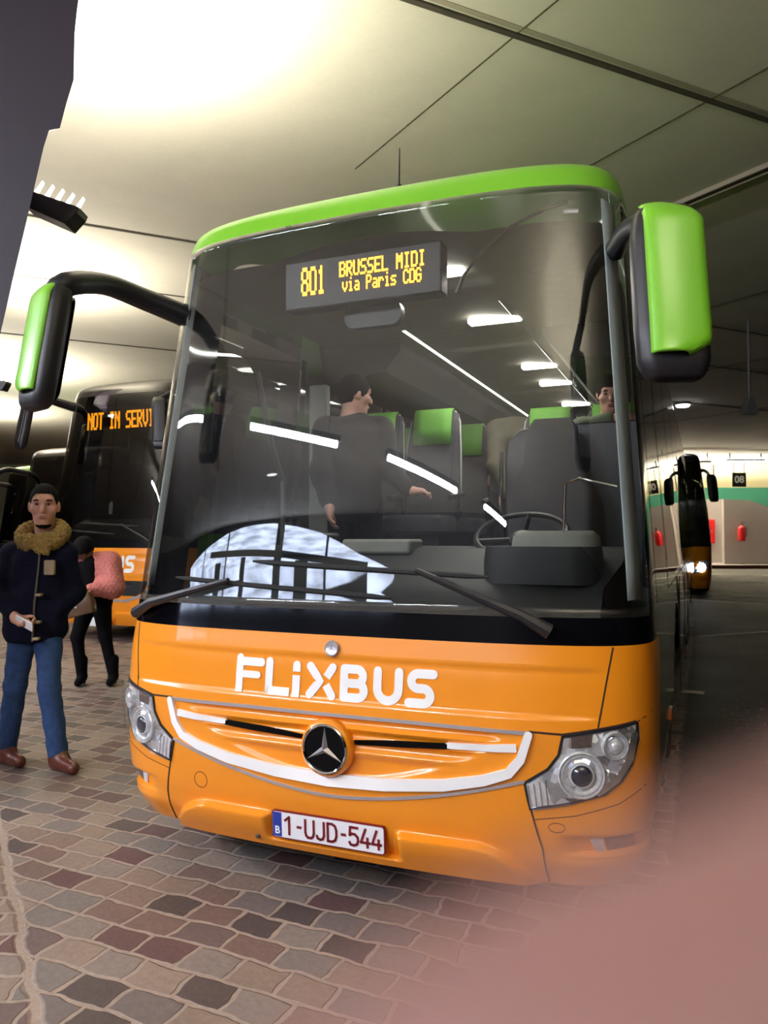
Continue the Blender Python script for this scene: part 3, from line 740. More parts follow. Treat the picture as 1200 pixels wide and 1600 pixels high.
    rr = N('ShaderNodeMapRange'); rr.inputs['To Min'].default_value = .45; rr.inputs['To Max'].default_value = .8; L(n3.outputs['Fac'], rr.inputs['Value']); L(rr.outputs[0], b.inputs['Roughness'])
    inv = N('ShaderNodeMath'); inv.operation = 'SUBTRACT'; inv.inputs[0].default_value = 1; L(mo.outputs[0], inv.inputs[1])
    h1 = N('ShaderNodeMath'); h1.operation = 'MULTIPLY_ADD'; h1.inputs[1].default_value = .35; L(n2.outputs['Fac'], h1.inputs[0]); L(inv.outputs[0], h1.inputs[2])
    bp = N('ShaderNodeBump'); bp.inputs['Strength'].default_value = .7; bp.inputs['Distance'].default_value = .008; L(h1.outputs[0], bp.inputs['Height']); L(bp.outputs[0], b.inputs['Normal'])
    return m
def concrete(name, rgb, var=.12, sc_=.6, rough=.85):
    m = bpy.data.materials.new(name); m.use_nodes = True; nt = m.node_tree; N = nt.nodes.new; L = nt.links.new; b = nt.nodes['Principled BSDF']
    b.inputs['Roughness'].default_value = rough; c = lin(rgb); tc = N('ShaderNodeTexCoord')
    n1 = N('ShaderNodeTexNoise'); n1.inputs['Scale'].default_value = sc_; n1.inputs['Detail'].default_value = 8; n1.inputs['Roughness'].default_value = .6; L(tc.outputs['Object'], n1.inputs['Vector'])
    n2 = N('ShaderNodeTexNoise'); n2.inputs['Scale'].default_value = 26; n2.inputs['Detail'].default_value = 3; L(tc.outputs['Object'], n2.inputs['Vector'])
    a = N('ShaderNodeMath'); a.operation = 'MULTIPLY_ADD'; a.inputs[1].default_value = .2; L(n2.outputs['Fac'], a.inputs[0]); L(n1.outputs['Fac'], a.inputs[2])
    r = N('ShaderNodeValToRGB'); r.color_ramp.elements[0].position = .35; r.color_ramp.elements[1].position = .85
    r.color_ramp.elements[0].color = (*[v*(1-var) for v in c], 1); r.color_ramp.elements[1].color = (*[min(1, v*(1+var)) for v in c], 1)
    L(a.outputs[0], r.inputs[0]); L(r.outputs[0], b.inputs['Base Color'])
    bp = N('ShaderNodeBump'); bp.inputs['Strength'].default_value = .07; bp.inputs['Distance'].default_value = .01; L(n2.outputs['Fac'], bp.inputs['Height']); L(bp.outputs[0], b.inputs['Normal'])
    return m
CONC = concrete('ceiling_concrete', (198, 190, 170)); CREAM = concrete('cream_wall', (205, 196, 160), .06)
PINKC = concrete('pinkish_concrete', (166, 158, 158), .08); GREENB = concrete('green_band', (30, 98, 78), .06)
JOINT = concrete('joint_dark', (70, 62, 46), .3, 6); PURPLE = concrete('column_dark', (35, 24, 37), .10, 3, .6)
X0, X1, Yb, Yf = -34, 46, -12.5, 52
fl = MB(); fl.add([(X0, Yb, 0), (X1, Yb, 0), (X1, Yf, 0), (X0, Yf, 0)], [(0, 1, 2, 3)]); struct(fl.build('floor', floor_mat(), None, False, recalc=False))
ce = MB(); ce.box((X0, Yb, CEIL), (X1, Yf, CEIL+.3)); struct(ce.build('ceiling', CONC, None, False))
# ceiling joints, two families nearly at right angles
def joint(nm, p, ang, length, w, drop, m, back=0):
    d = (math.cos(math.radians(ang)), math.sin(math.radians(ang))); n = (-d[1], d[0])
    M = frame((p[0], p[1], CEIL), (d[0], d[1], 0), (n[0], n[1], 0), (0, 0, 1))
    mb = MB().box((-back, -w/2, -drop), (length, w/2, .02), M); return struct(mb.build(nm, m, None, False))
ja = 48.0
for k, (p, w) in enumerate([((-.27, 2.34), .05), ((-5.53, 4.34), .030), ((-7.82, 5.36), .018), ((-10.7, 7.7), .03)]):
    joint('trim_%d' % (k+1), p, ja, 22, w, .015, JOINT, 14)
    if k == 0: joint('trim_9', (p[0]+.055, p[1]-.05), ja, 22, .05, .004, concrete('joint_grey', (150, 140, 118)), 14)
for k, (p, w) in enumerate([((.22, 5.31), .008), ((-.9, 3.6), .006), ((1.2, 11.3), .02), ((3.4, 15), .02), ((5.4, 21), .03)]):
    joint('trim_%d' % (k+11), p, -36, 40, w, .006, JOINT, 1.2 if k < 2 else 40)
# long rail under the ceiling on the right
rl = MB(); d = np.array([.82, -.57]); 
for off, w, m_ in ((0, .03, 'l'), (.12, .02, 'r')):
    M = frame((1.19+off*.57, 6.47+off*.82, CEIL-.05), (.82, -.57, 0), (.57, .82, 0), (0, 0, 1)); rl.box((-1.5, -w/2, 0), (9, w/2, .05), M)
M = frame((1.19, 6.47, CEIL-.03), (.82, -.57, 0), (.57, .82, 0), (0, 0, 1)); rl2 = MB().box((-1.5, 0, 0), (9, .13, .03), M)
ro = rl.build('ceiling_rail', concrete('rail_grey', (140, 130, 110)), None, False); tag(ro, 'grey twin edged rail running along the ceiling above the green mirror', 'rail')
rl2.build('rail_channel', JOINT, ro, False)
# far wall: cream top, green band, pinkish base
DW = 41.0
def wall_seg(nm, d, l0, l1, z0, z1, t, m):
    a = wp(d, l0, 0); M = frame((a[0], a[1], 0), RT, FH, (0, 0, 1)); return struct(MB().box((0, 0, z0), (l1-l0, t, z1), M).build(nm, m, None, False))
wall_seg('wall_back', DW, -36, 46, 0, CEIL+.02, .3, CREAM)
wall_seg('trim_21', DW-.04, -20, 46, 1.2, 4.15, .06, GREENB)
wall_seg('trim_22', DW-.07, -20, 18.5, 0, 3.52, .07, PINKC); wall_seg('trim_27', DW-.07, 18.5, 46, 0, 1.25, .07, PINKC)
for k, la in enumerate((15.4, 17.6, 20.6, 24)): wall_seg('trim_%d' % (23+k), DW-.05, la, la+.05, 4.1, CEIL, .06, JOINT)
# ramp parapet in front of the far wall
a = wp(DW-2.6, 17.0, 0); M = frame((a[0], a[1], 0), RT, FH, (0, 0, 1))
pp = MB(); pr = [(0, .17), (9, .17), (9, 1.4), (3.2, 2.7), (1.3, 3.35), (0, 3.42)]
pp.add([tuple(M @ Vector((x, 0, z))) for x, z in pr]+[tuple(M @ Vector((x, .25, z))) for x, z in pr], [tuple(range(6)), tuple(range(11, 5, -1))]+[(i, (i+1) % 6, 6+(i+1) % 6, 6+i) for i in range(6)])
struct(pp.build('wall_ramp', PINKC, None, False))
# raised kerb before the far wall
wall_seg('baseboard_back', DW-4.2, 6, 40, 0, .16, 4.2, PINKC); wall_seg('trim_30', DW-4.26, 6, 40, 0, .17, .10, concrete('kerb_red', (92, 50, 48), .2, 2))
# enclosing walls
for nm, a, b in (('wall_left', (X0-.3, Yb, 0), (X0, Yf, CEIL)), ('wall_right', (X1, Yb, 0), (X1+.3, Yf, CEIL)), ('wall_front', (X0, Yb-.3, 0), (X1, Yb, CEIL))):
    struct(MB().box(a, b).build(nm, concrete(nm+'_concrete', (38, 36, 36), .1), None, False))
# unseen arched glow panel behind the photographer, shaped for its windscreen reflection
wn = MB()
tp = [(-18, 4.35), (-16.3, 4.62), (-14.6, 4.86), (-13.06, 5.05), (-12, 5.18), (-10.93, 5.26), (-10, 5.29), (-9.11, 5.27), (-8.1, 5.15), (-7.12, 4.98), (-6.3, 4.72), (-5.59, 4.45), (-4.9, 4.25), (-4.3, 4.1)]
wn.grid([[(x, Yb+.03, 4.0) for x, z in tp], [(x, Yb+.03, z) for x, z in tp]])
struct(wn.build('glow_panel', mat('glow_pane', (240, 245, 255), .4, emit=(205, 220, 255), estr=6.5, noise=.03, streak=True), None, False))
wf = MB()  # bars and blocks shaped to break up the panel's reflection
for x, w, z1 in ((-8.75, .30, 5.26), (-11.9, .07, 5.2), (-6.75, .06, 4.9), (-14.4, .08, 4.9)): wf.box((x-w/2, Yb, 3.95), (x+w/2, Yb+.09, z1))
br = [(-13.6, 4.66), (-12.0, 4.60), (-10, 4.54), (-8.5, 4.46), (-7, 4.32), (-5.2, 4.15)]
wf.grid([[(x, Yb+.08, z-.09) for x, z in br], [(x, Yb+.08, z+.09) for x, z in br]])
for x, w, z1 in ((-12.6, .5, 4.4), (-10.6, .25, 4.45), (-7.7, .5, 4.3)): wf.box((x-w/2, Yb, 3.98), (x+w/2, Yb+.09, z1)); wf.box((-18.2, Yb, 3.9), (-4.1, Yb+.1, 4.0))
struct(wf.build('trim_31', RUBBER, None, False))
# white strips on the dark lane: bay lines and painted-in light reflections
LINEW = mat('worn_paint_and_reflections', (205, 200, 192), .55, noise=.35, nscale=9)
def bay(nm, pts, w):
    mb = MB()
    for (a, b) in zip(pts[:-1], pts[1:]):
        a = np.array(a); b = np.array(b); d = (b-a)/np.linalg.norm(b-a); n = np.array([-d[1], d[0]])*w/2
        q = [a-n, b-n, b+n, a+n]; mb.add([(p[0], p[1], .004) for p in q]+[(p[0], p[1], -.002) for p in q], [(0, 1, 2, 3), (0, 4, 5, 1), (1, 5, 6, 2), (2, 6, 7, 3), (3, 7, 4, 0)])
    return struct(mb.build(nm, LINEW, None, False))
def g(px, py):
    d = FW+RT*(px-600)/1200-UP*(py-800)/1200; t = -CAM[2]/d[2]; p = CAM+d*t; return (p[0], p[1])
k = 40
for a, b, w in (((1062, 997), (1200, 987), .10), ((1066, 1080), (1100, 1083), .14), ((1080, 937), (1200, 945), .22), ((1085, 931), (1200, 936), .12), ((1084, 922), (1200, 926), .45), ((1108, 908), (1200, 910), .5), ((1108, 897), (1200, 899), .8)):
    bay('trim_%d' % k, [g(*a), g(*b)], w); k += 1

# leaning dark column at the left with its stepped head
co = MB()
def cw(lat, z, d=4.6): p = wp(d, lat, 0); return (p[0], p[1], z)
edge = [(-2.93, 0), (-2.30, 2.846), (-2.07, 3.92), (-2.039, 4.022), (-1.974, 4.034), (-1.936, 4.187), (-1.894, 4.333), (-1.89, 4.63), (-1.878, 4.762), (-1.80, 5.41)]
F_ = [cw(l, z) for l, z in edge]; Bk = [cw(-3.5+.17*z, z, 5.0) for l, z in edge]; F2 = [cw(l-.62, z) for l, z in edge]; B2 = [cw(-3.9+.17*z, z, 5.0) for l, z in edge]
co.grid([F_, Bk]); co.grid([F2, F_]); co.grid([Bk, B2]); co.grid([B2, F2]); struct(co.build('column_left', PURPLE, None, False))
for k_, (ux, uy) in enumerate(UPL[1:3]):
    mb = MB().box((ux-.95, uy-.25, 0), (ux-.45, uy+.25, CEIL)); struct(mb.build('column_rear_%s' % 'ab'[k_], PURPLE, None, False))

# ------------------------------------------------------------------ fittings of the station
def uplighter(loc, rz, label, tilt=0, lit=True, n=5):
    r = empty('uplighter', loc, rz, label, 'lamp', None); r.rotation_euler = (0, tilt, rz)
    MB().add([(-.17, -.09, -.11), (.13, -.09, -.12), (.17, -.08, -.02), (.17, -.08, .02), (-.17, -.09, .0), (-.17, .09, -.11), (.13, .09, -.12), (.17, .08, -.02), (.17, .08, .02), (-.17, .09, .0)],
        [(0, 1, 2, 3, 4), (9, 8, 7, 6, 5), (0, 5, 6, 1), (1, 6, 7, 2), (2, 7, 8, 3), (3, 8, 9, 4), (4, 9, 5, 0)]).build('lamp_housing', BLACKP, r, False, bevel=.006)
    for k in range(n):
        x = -.15+.29*k/(n-1)
        MB().add([(x-.012, -.05, -.005), (x+.010, -.05, -.005), (x+.022, -.05, .090), (x+.012, -.05, .098), (x-.012, -.03, -.005), (x+.010, -.03, -.005), (x+.022, -.03, .090), (x+.012, -.03, .098)],
            [(0, 1, 2, 3), (7, 6, 5, 4), (0, 4, 5, 1), (1, 5, 6, 2), (2, 6, 7, 3), (3, 7, 4, 0)]).build('lamp_tube', LAMPW if lit else METALG, r, False)
    MB().tube([(-.17, 0, -.04), (-.22, -.12, -.045), (-.27, -.34, -.05)], .03, 10).build('lamp_bracket', METALG, r)
    return r
c = wp(5.05, -2.165, 3.755); uplighter(c, TH, 'black uplighter with glowing white fins on the leaning dark column', math.radians(22))
c = wp(11.1, -5.62, 3.80); uplighter(c, TH, 'small lit uplighter at left frame edge beside the green mirror', math.radians(10))
c = wp(13.6, 6.50, 0); hb = empty('hanging_bracket', (c[0], c[1], 3.72), TH, 'unlit dark triangular lamp bracket hanging from the ceiling at right', 'lamp')
MB().add([(-.12, -.1, 0), (.13, -.1, 0), (.04, -.1, .30), (-.04, -.1, .30), (-.12, .1, 0), (.13, .1, 0), (.04, .1, .30), (-.04, .1, .30)], [(0, 1, 2, 3), (7, 6, 5, 4), (0, 4, 5, 1), (1, 5, 6, 2), (2, 6, 7, 3), (3, 7, 4, 0)]).build('bracket_body', METALG, hb, False, bevel=.006)
MB().tube([(0, 0, .30), (0, 0, CEIL-3.72)], .02, 8).build('hanger_rod', METALG, hb)
c = wp(22, 8.6, 0); rl_ = empty('round_ceiling_lamp', (c[0], c[1], CEIL), 0, 'small round lamp glowing on the ceiling right of the coach', 'lamp')
MB().lathe([(.22, 0), (.22, -.06), (.20, -.08)], Matrix.Identity(4), 24).build('lamp_body', METALG, rl_)
MB().lathe([(.19, -.08), (.16, -.12), (.05, -.14)], Matrix.Identity(4), 24).build('lamp_diffuser', mat('round_lamp_lit', (250, 250, 250), emit=(250, 250, 255), estr=25), rl_)
for l0, l1, z, ds in ((12.2, 15.2, 5.02, 'dark uplight bar on the far wall behind the distant coach'), (15.9, 17.7, 5.10, 'dark uplight bar on the far wall above the 08 sign'), (5.5, 9.5, 4.98, 'dark uplight bar on the far wall hidden behind the coach flank'), (21, 24, 5.02, 'dark uplight bar on the far wall past the right edge')):
    a = wp(35.6, l0, z); M = frame(a, RT, FH, (0, 0, 1))
    r = MB().box((0, -.08, -.04), (l1-l0, .08, .04), M).build('uplight_bar', BLACKP, None, False, bevel=.01); tag(r, ds, 'lamp')
    for q in (.15, l1-l0-.2): MB().box((q, -.02, .04), (q+.05, .02, CEIL-z), M).build('bar_hanger', BLACKP, r, False)
# bay sign
a = wp(37.0, 17.15, 0); M = frame((a[0], a[1], 4.28), RT, (0, 0, 1), -FH)
sg = MB().prism(rsec(.66, .68, .03), -.04, 0, M).build('bay_sign', mat('sign_black', (22, 20, 22), .4, noise=.1), None, False); tag(sg, 'black square sign with white number 08 hung before the far wall', 'sign')
finish('sign_digits', text_mesh('08', .46, M @ Matrix.Translation((0, 0, .004)), .003, .012), WHITEV, sg, smooth=False)
for q in (-.25, .25): MB().box((q-.015, .33, -.04), (q+.015, CEIL-4.28, -.01), M).build('sign_hanger', METALG, sg, False)
# fire extinguisher and red cabinet on the far wall
RED = mat('signal_red', (190, 22, 30), .35, coat=.3, noise=.06)
c = wp(DW-2.86, 17.75, 0); ex = empty('fire_extinguisher', (c[0], c[1], 1.32), TH, 'red fire extinguisher hanging on the pinkish far wall below the 08 sign', 'fire extinguisher')
MB().lathe([(.10, 0), (.17, .02), (.18, .1), (.18, .62), (.15, .70), (.06, .76), (.05, .82)], Matrix.Identity(4), 24).build('cylinder_body', RED, ex)
MB().tube([(0, 0, .82), (.02, -.02, .92), (.16, -.05, .94)], .03, 8).build('valve_handle', BLACKP, ex)
MB().tube([(.04, -.02, .88), (.17, -.14, .7), (.16, -.17, .35), (.10, -.19, .2)], .028, 8).build('hose', BLACKP, ex)
MB().box((-.06, .1, .3), (.06, .23, .4)).build('wall_bracket', METALG, ex, False)
a = wp(DW-.30, 16.2, 0); M = frame((a[0], a[1], 0), RT, FH, (0, 0, 1))
cb = MB().box((0, 0, 1.18), (1.35, .24, 2.45), M).build('hose_cabinet', RED, None, False, bevel=.03); tag(cb, 'square red hose cabinet on the far wall beside the distant coach', 'cabinet')
MB().box((.06, -.02, 1.24), (1.29, 0, 2.39), M).build('cabinet_door', RED, cb, False, bevel=.01)
MB().box((1.12, -.05, 1.75), (1.18, -.02, 1.9), M).build('door_handle', CHROME, cb, False)
# tube lamps in a diagonal row behind the photographer
for nm, a, b in (('left end of the row', (-9.2, -1.45), (-6.72, -3.74)), ('second from the left', (-5.05, -5.08), (-3.48, -6.27)), ('third from the left', (-2.60, -6.95), (-1.36, -8.60)), ('right end of the row', (-.52, -9.43), (.28, -10.42))):
    a = Vector((*a, 4.6)); b = Vector((*b, 4.6)); d = (b-a).normalized(); n = Vector((-d.y, d.x, 0)); M = frame(a, d, n, (0, 0, 1)); l = (b-a).length
    h = MB().box((-.05, -.07, .045), (l+.05, .07, .13), M).build('tube_lamp', METALG, None, False); tag(h, 'white tube lamp mirrored in the coach windscreen, '+nm, 'lamp', 'tube lamps over the platform')
    MB().tube([M @ Vector((0, 0, .01)), M @ Vector((l, 0, .01))], .056, 10).build('tube', TUBEW, h)
    for q in (.2, l-.2): MB().tube([M @ Vector((q, 0, .13)), M @ Vector((q, 0, CEIL-4.6-.01))], .008, 6).build('suspension_rod', METALG, h)
# ------------------------------------------------------------------ the coaches
hero = coach('orange and green coach in the foreground showing 801 BRUSSEL MIDI', (0, 0, 0), hero=True, group='coaches parked in the bays')
DOMEB = mat('dark_roof_paint', (38, 36, 36), .25, coat=.6, noise=.1)
coach('tall dark roofed coach at left with NOT IN SERVICE display', (-6.82, 6.0, 0), zs=1.22, taper=.13, dome=DOMEB, roofm=DOMEB, side=SIDEG, cover=BLACKP, text='NOT IN SERVICE', lettering=2, group='coaches parked in the bays', lsc=1.36, mz=.22)
coach('dark topped coach partly hidden behind the man in the parka', (-10.75, 8.8, 0), zs=1.05, taper=.12, dome=DOMEB, roofm=DOMEB, cover=BLACKP, group='coaches parked in the bays')
coach('coach with green roof edge at far left frame edge', (-14.7, 11.8, 0), zs=1.06, cover=BLACKP, lit=False, group='coaches parked in the bays')
far = coach('distant orange coach with lit headlamps beyond the foreground coach', (.36, 18.0, 0), zs=1.14, taper=.12, dome=DOMEB, roofm=DOMEB, cover=BLACKP, lit=True, mz=.06, group='coaches parked in the bays')
# antenna, label and cable of the foreground coach
ap = (-.10, 1.05, 3.40)
an = MB().tube([ap, (-.10, 1.06, 3.52)], .016, 8).build('antenna', BLACKP, hero)
MB().tube([(-.10, 1.06, 3.50), (-.104, 1.08, 3.74)], [.006, .003], 6).build('antenna_whip', BLACKP, an)
q = MB(); patch(q, [(.925, 2.925), (.985, 2.928), (.985, 2.945), (.925, 2.942)], -.02, None, 2); q.build('glass_sticker', WHITEV, hero)
MB().tube([SF(x, z, -.05) for x, z in ((.47, 2.62), (.50, 2.70), (.58, 2.80), (.70, 2.90), (.85, 2.97), (.95, 3.0))], .008, 6).build('cable', BLACKP, hero)
for s in (-1, 1):
    mb = MB(); mb.grid([[SF(s*t*WD(z), z, -.03) for t in (.952, .990)] for z in np.linspace(1.3, 3.02, 14)])
    o = mb.build('pillar_trim', PILLAR, hero); so = o.modifiers.new('t', 'SOLIDIFY'); so.thickness = .008; so.offset = 0
# cabin shell
cz_ = lambda x: 2.975-.06*min(1, (x/.5)**2)
mb = MB(); xs_ = np.linspace(-1.06, 1.06, 25); mb.grid([[(x, max(SF(x, 2.98)[1]+.07, .40) if k == 0 else 2.12, cz_(x)) for x in xs_] for k in (0, 1)]); mb.build('front_lining', LINING, hero)
mb = MB(); mb.grid([[(x, y, cz_(x)) for x in np.linspace(-.56, .56, 9)] for y in (2.12, 4, 8, 12.2)]); mb.build('cabin_ceiling', LINING, hero)
for s in (-1, 1):
    mb = MB(); pr = [(.50, 2.94), (.50, 2.86), (.62, 2.72), (1.10, 2.66), (1.14, 2.95)]
    mb.grid([[(s*x, y, z) for x, z in pr] for y in (2.1, 5, 8, 12.2)]); mb.add([(s*x, 2.1, z) for x, z in pr], [(0, 1, 2, 3, 4)])
    mb.build('luggage_rack', RACK, hero, angle=25)
MB().tube([(-.40, 1.9, 2.945), (-.40, 10, 2.945)], .016, 6).build('light_strip', STRIPW, hero)
for x in (.36, .40): MB().tube([(x, 1.5, 2.94), (x, 9, 2.94)], .004, 6).build('grab_rail', CHROME, hero)
for y, w in ((.93, .09), (1.9, .17), (3.35, .14), (4.1, .14), (5.3, .14), (6.6, .14), (8.0, .14)):
    MB().box((.23-w, y-.045, 2.925), (.23+w, y+.045, 2.96)).build('saloon_lamp', LAMPW, hero, bevel=.01)
MB().box((-1.14, 2.0, 1.16), (1.14, 12.2, 1.24)).build('saloon_floor', RACK, hero)
MB().box((-1.14, 1.98, .80), (1.14, 2.02, 1.22)).build('step_riser', RACK, hero)
# seats
def seat_mesh():
    mb = MB(); secs = []
    for k, w, y, d in ((.0, .40, .0, .09), (.05, .44, 0, .12), (.3, .45, .02, .12), (.55, .43, .05, .11), (.75, .40, .09, .10), (.82, .36, .105, .08), (.85, .28, .115, .05)):
        secs.append([(x, y+q, .42+k) for x, q in rsec(w, d, min(.04, d*.4), 3)])
    loft(mb, secs); return mb
def seat(x, y, z, zf=None):
    root = seat_mesh().build('passenger_seat', SEATG, hero); root.location = (x, y, z)
    mb = MB(); loft(mb, [[(a, -.27+b, c) for a, b in rsec(.44*s, .44*s, .06, 3)] for c, s in ((.32, .92), (.34, 1), (.43, 1), (.455, .92))]).build('seat_cushion', SEATG, root)
    hc = MB(); hc.grid([[(u*.15, yy-.068+.0*u, zz) for u in np.linspace(-1, 1, 5)] for zz, yy in ((1.00, .045), (1.12, .06), (1.2, .075), (1.245, .088), (1.272, .11), (1.275, .15))]); o = hc.build('headrest_cover', SEATGREEN, root, label='bright green headrest cover')
    so = o.modifiers.new('t', 'SOLIDIFY'); so.thickness = .014; so.offset = 0
    for s in (-1, 1): MB().tube([(s*.215, -.02+.02, .5), (s*.222, .0, .72), (s*.215, .03, .97), (s*.195, .07, 1.18), (s*.15, .10, 1.265)], .007, 6).build('seat_piping', PIPING, root)
    MB().box((-.17, -.35, 0), (.17, -.2, .33)).build('seat_base', BLACKP, root, False, bevel=.01)
    for s in (-1, 1): MB().tube([(s*.235, .0, .62), (s*.235, -.2, .60), (s*.235, -.30, .58)], .022, 8).build('armrest', BLACKP, root)
    return root
def clone(o, parent):
    c = o.copy(); COL.objects.link(c); c.parent = parent
    for ch in o.children: clone(ch, c)
    return c
s0 = seat(-.44, 2.62, 1.245); first = True
for k in range(8):
    for x in (-.44, -.90, .40, .86):
        y = 2.62+.86*k+(.25 if x > 0 else 0)
        if k == 0 and x == -.44: continue
        c = clone(s0, hero); c.location = (x, y, 1.245)
for s in (-1, 1):
    for y in (3.2, 4.9, 6.6): 
        mb = MB(); mb.grid([[(s*(1.13+.015*math.sin(k*2.2)), y+.03*k, z) for k in range(9)] for z in (1.5, 2.0, 2.6)]); mb.build('window_curtain', CURTAIN, hero)
# driver's place
mb = MB(); out = [(.26, 1.2), (.26, 2.05), (.28, 2.17), (.35, 2.24), (.46, 2.265), (1.12, 2.27), (1.12, 1.2)]
M = frame((0, 2.06, 0), (1, 0, 0), (0, 0, 1), (0, -1, 0)); mb.prism(out, -.02, .02, M); pt = mb.build('driver_partition', mat('partition_dark', (44, 44, 48), .35, coat=.3, noise=.08), hero, bevel=.012)
MB().tube([(.24, 2.03, 2.10), (.235, 2.02, 1.8), (.25, 2.0, 1.5), (.255, 2.0, 1.25)], .014, 8).build('grab_handle', CHROME, pt)
ds = MB(); secs = []
for k, w, y, d in ((.0, .44, .0, .10), (.3, .50, .03, .13), (.6, .48, .08, .12), (.78, .34, .11, .10), (.98, .30, .13, .09), (1.04, .22, .14, .05)): secs.append([(.62+x, 1.62+y+q, 1.22+k) for x, q in rsec(w, d, d*.4, 3)])
loft(ds, secs); dso = ds.build('driver_seat', SEATG, hero)
loft(MB(), [[(.62+a, 1.36+b, c) for a, b in rsec(.48*s, .46*s, .06, 3)] for c, s in ((1.08, .92), (1.12, 1), (1.22, 1), (1.25, .9))]).build('seat_cushion', SEATG, dso)
MB().box((.45, 1.2, .84), (.80, 1.55, 1.10)).build('seat_base', BLACKP, dso, False, bevel=.02)
Mw = Matrix.Translation((.60, .98, 1.56)) @ Matrix.Rotation(math.radians(28), 4, 'X')
sw = MB().tube([Mw @ Vector((.23*math.cos(2*PI*k/36), .23*math.sin(2*PI*k/36), 0)) for k in range(36)], .015, 8, closed=True).build('steering_wheel', BLACKP, hero)
hm = MB()
for a in (200, 340, 90): hm.tube([Mw @ Vector((0, 0, -.03)), Mw @ Vector((.22*math.cos(math.radians(a)), .22*math.sin(math.radians(a)), 0))], .014, 6)
hm.lathe([(.07, -.06), (.075, -.02), (.05, .0)], Mw, 20); hm.build('wheel_spokes', BLACKP, sw)
MB().tube([(.60, 1.0, 1.52), (.60, .82, 1.1), (.60, .80, .84)], .045, 10).build('steering_column', BLACKP, sw)
# instrument cowl, tray and papers on the dashboard
loft(MB(), [[(.78+a, .62+b, c) for a, b in rsec(.52*s, .36*s, .12, 4)] for c, s in ((1.34, 1.0), (1.44, 1.0), (1.505, .97))]).build('instrument_cowl', DASH, hero)
loft(MB(), [[(.83+a, .66+b, c) for a, b in rsec(.40*s, .30*s, .12, 4)] for c, s in ((1.495, 1.0), (1.55, .96), (1.575, .84))]).build('cowl_top', DASHL, hero)
MB().box((-.28, .70, 1.46), (.10, .90, 1.535)).build('dash_tray', DASHL, hero, bevel=.015)
MB().box((-.62, .66, 1.44), (-.36, .86, 1.57)).build('dash_monitor', BLACKP, hero, bevel=.02)
MB().tube([(.88, .55, 1.5), (.90, .50, 1.78), (.96, .48, 1.80), (1.12, .48, 1.76)], .007, 6).build('fan_stalk', CHROME, hero)
# entry side: pale door pillar, grab pole, rear view mirror, sun blind bar
MB().box((-1.12, 1.90, .86), (-.98, 1.97, 2.62)).build('door_pillar', DASHL, hero, bevel=.015)
MB().tube([(-.98, 1.3, .9), (-.98, 1.3, 1.9), (-.94, 1.1, 2.1), (-.92, .9, 2.5)], .018, 8).build('grab_pole', METALG, hero)
iv = loft(MB(), [[(a-.02, .50+y, 2.63+z) for a, z in rsec(.30, .12, .05, 4)] for y in (0, .03, .05)]).build('interior_mirror', BLACKP, hero)
MB().tube([(-.02, .53, 2.66), (-.02, .60, 2.96)], .012, 6).build('mirror_stem', BLACKP, iv)
# ------------------------------------------------------------------ people: smooth bodies from blended limbs
def smin(a, b, k):
    h = np.maximum(k-np.abs(a-b), 0)/k; return np.minimum(a, b)-h*h*k*.25
def capsule(P, a, b, ra, rb):
    a = np.asarray(a, float); b = np.asarray(b, float); ab = b-a; h = np.clip(((P-a)@ab)/(ab@ab), 0, 1)
    return np.linalg.norm(P-a-h[..., None]*ab, axis=-1)-(ra+(rb-ra)*h)
def ell(P, c, r, Rm=None):
    q = P-np.asarray(c); q = q@Rm if Rm is not None else q
    r = np.asarray(r); k0 = np.linalg.norm(q/r, axis=-1); k1 = np.linalg.norm(q/(r*r), axis=-1); return k0*(k0-1)/np.maximum(k1, 1e-9)
def blend(P, prims, k=.03):
    d = None
    for f in prims:
        v = f(P); d = v if d is None else smin(d, v, k)
    return d
def nets(fn, lo, hi, h):
    lo = np.array(lo, float); n = np.ceil((np.array(hi)-lo)/h).astype(int)+1
    ax = [lo[i]+h*np.arange(n[i]) for i in range(3)]
    V = np.empty(n)
    for i0 in range(0, n[0], 24):
        G = np.stack(np.meshgrid(ax[0][i0:i0+24], ax[1], ax[2], indexing='ij'), -1); V[i0:i0+24] = fn(G)
    s = V < 0; C_ = tuple(n-1); acc = np.zeros(C_+(3,)); cnt = np.zeros(C_)
    def sl(o): return tuple(slice(o[i], n[i]-1+o[i]) for i in range(3))
    for a in range(3):
        for b in (0, 1):
            for c in (0, 1):
                o = [0, 0, 0]; o[(a+1) % 3] = b; o[(a+2) % 3] = c; e = list(o); e[a] = 1
                va = V[sl(o)]; vb = V[sl(e)]; x = (va < 0) != (vb < 0); t = np.where(x, va/np.where(x, va-vb, 1), 0)
                for i in range(3): acc[..., i] += np.where(x, o[i]+(t if i == a else 0), 0)
                cnt += x
    act = cnt > 0; idx = -np.ones(C_, int); idx[act] = np.arange(act.sum())
    ijk = np.argwhere(act); vs = lo+h*(ijk+acc[act]/cnt[act][:, None]); fs = []
    for a in range(3):
        b, c = (a+1) % 3, (a+2) % 3
        d0 = [slice(1, n[i]-1) for i in range(3)]; d0[a] = slice(0, n[a]-1); d1 = list(d0); d1[a] = slice(1, n[a])
        s0 = s[tuple(d0)]; s1 = s[tuple(d1)]; x = np.argwhere(s0 != s1); fl = s0[s0 != s1]
        x = x+np.array([0 if i == a else 1 for i in range(3)])
        def cell(db, dc):
            q = x.copy(); q[:, b] -= db; q[:, c] -= dc; return idx[q[:, 0], q[:, 1], q[:, 2]]
        Q = np.stack([cell(1, 1), cell(0, 1), cell(0, 0), cell(1, 0)], -1); Q[~fl] = Q[~fl][:, ::-1]; fs.append(Q)
    return vs, np.concatenate(fs)
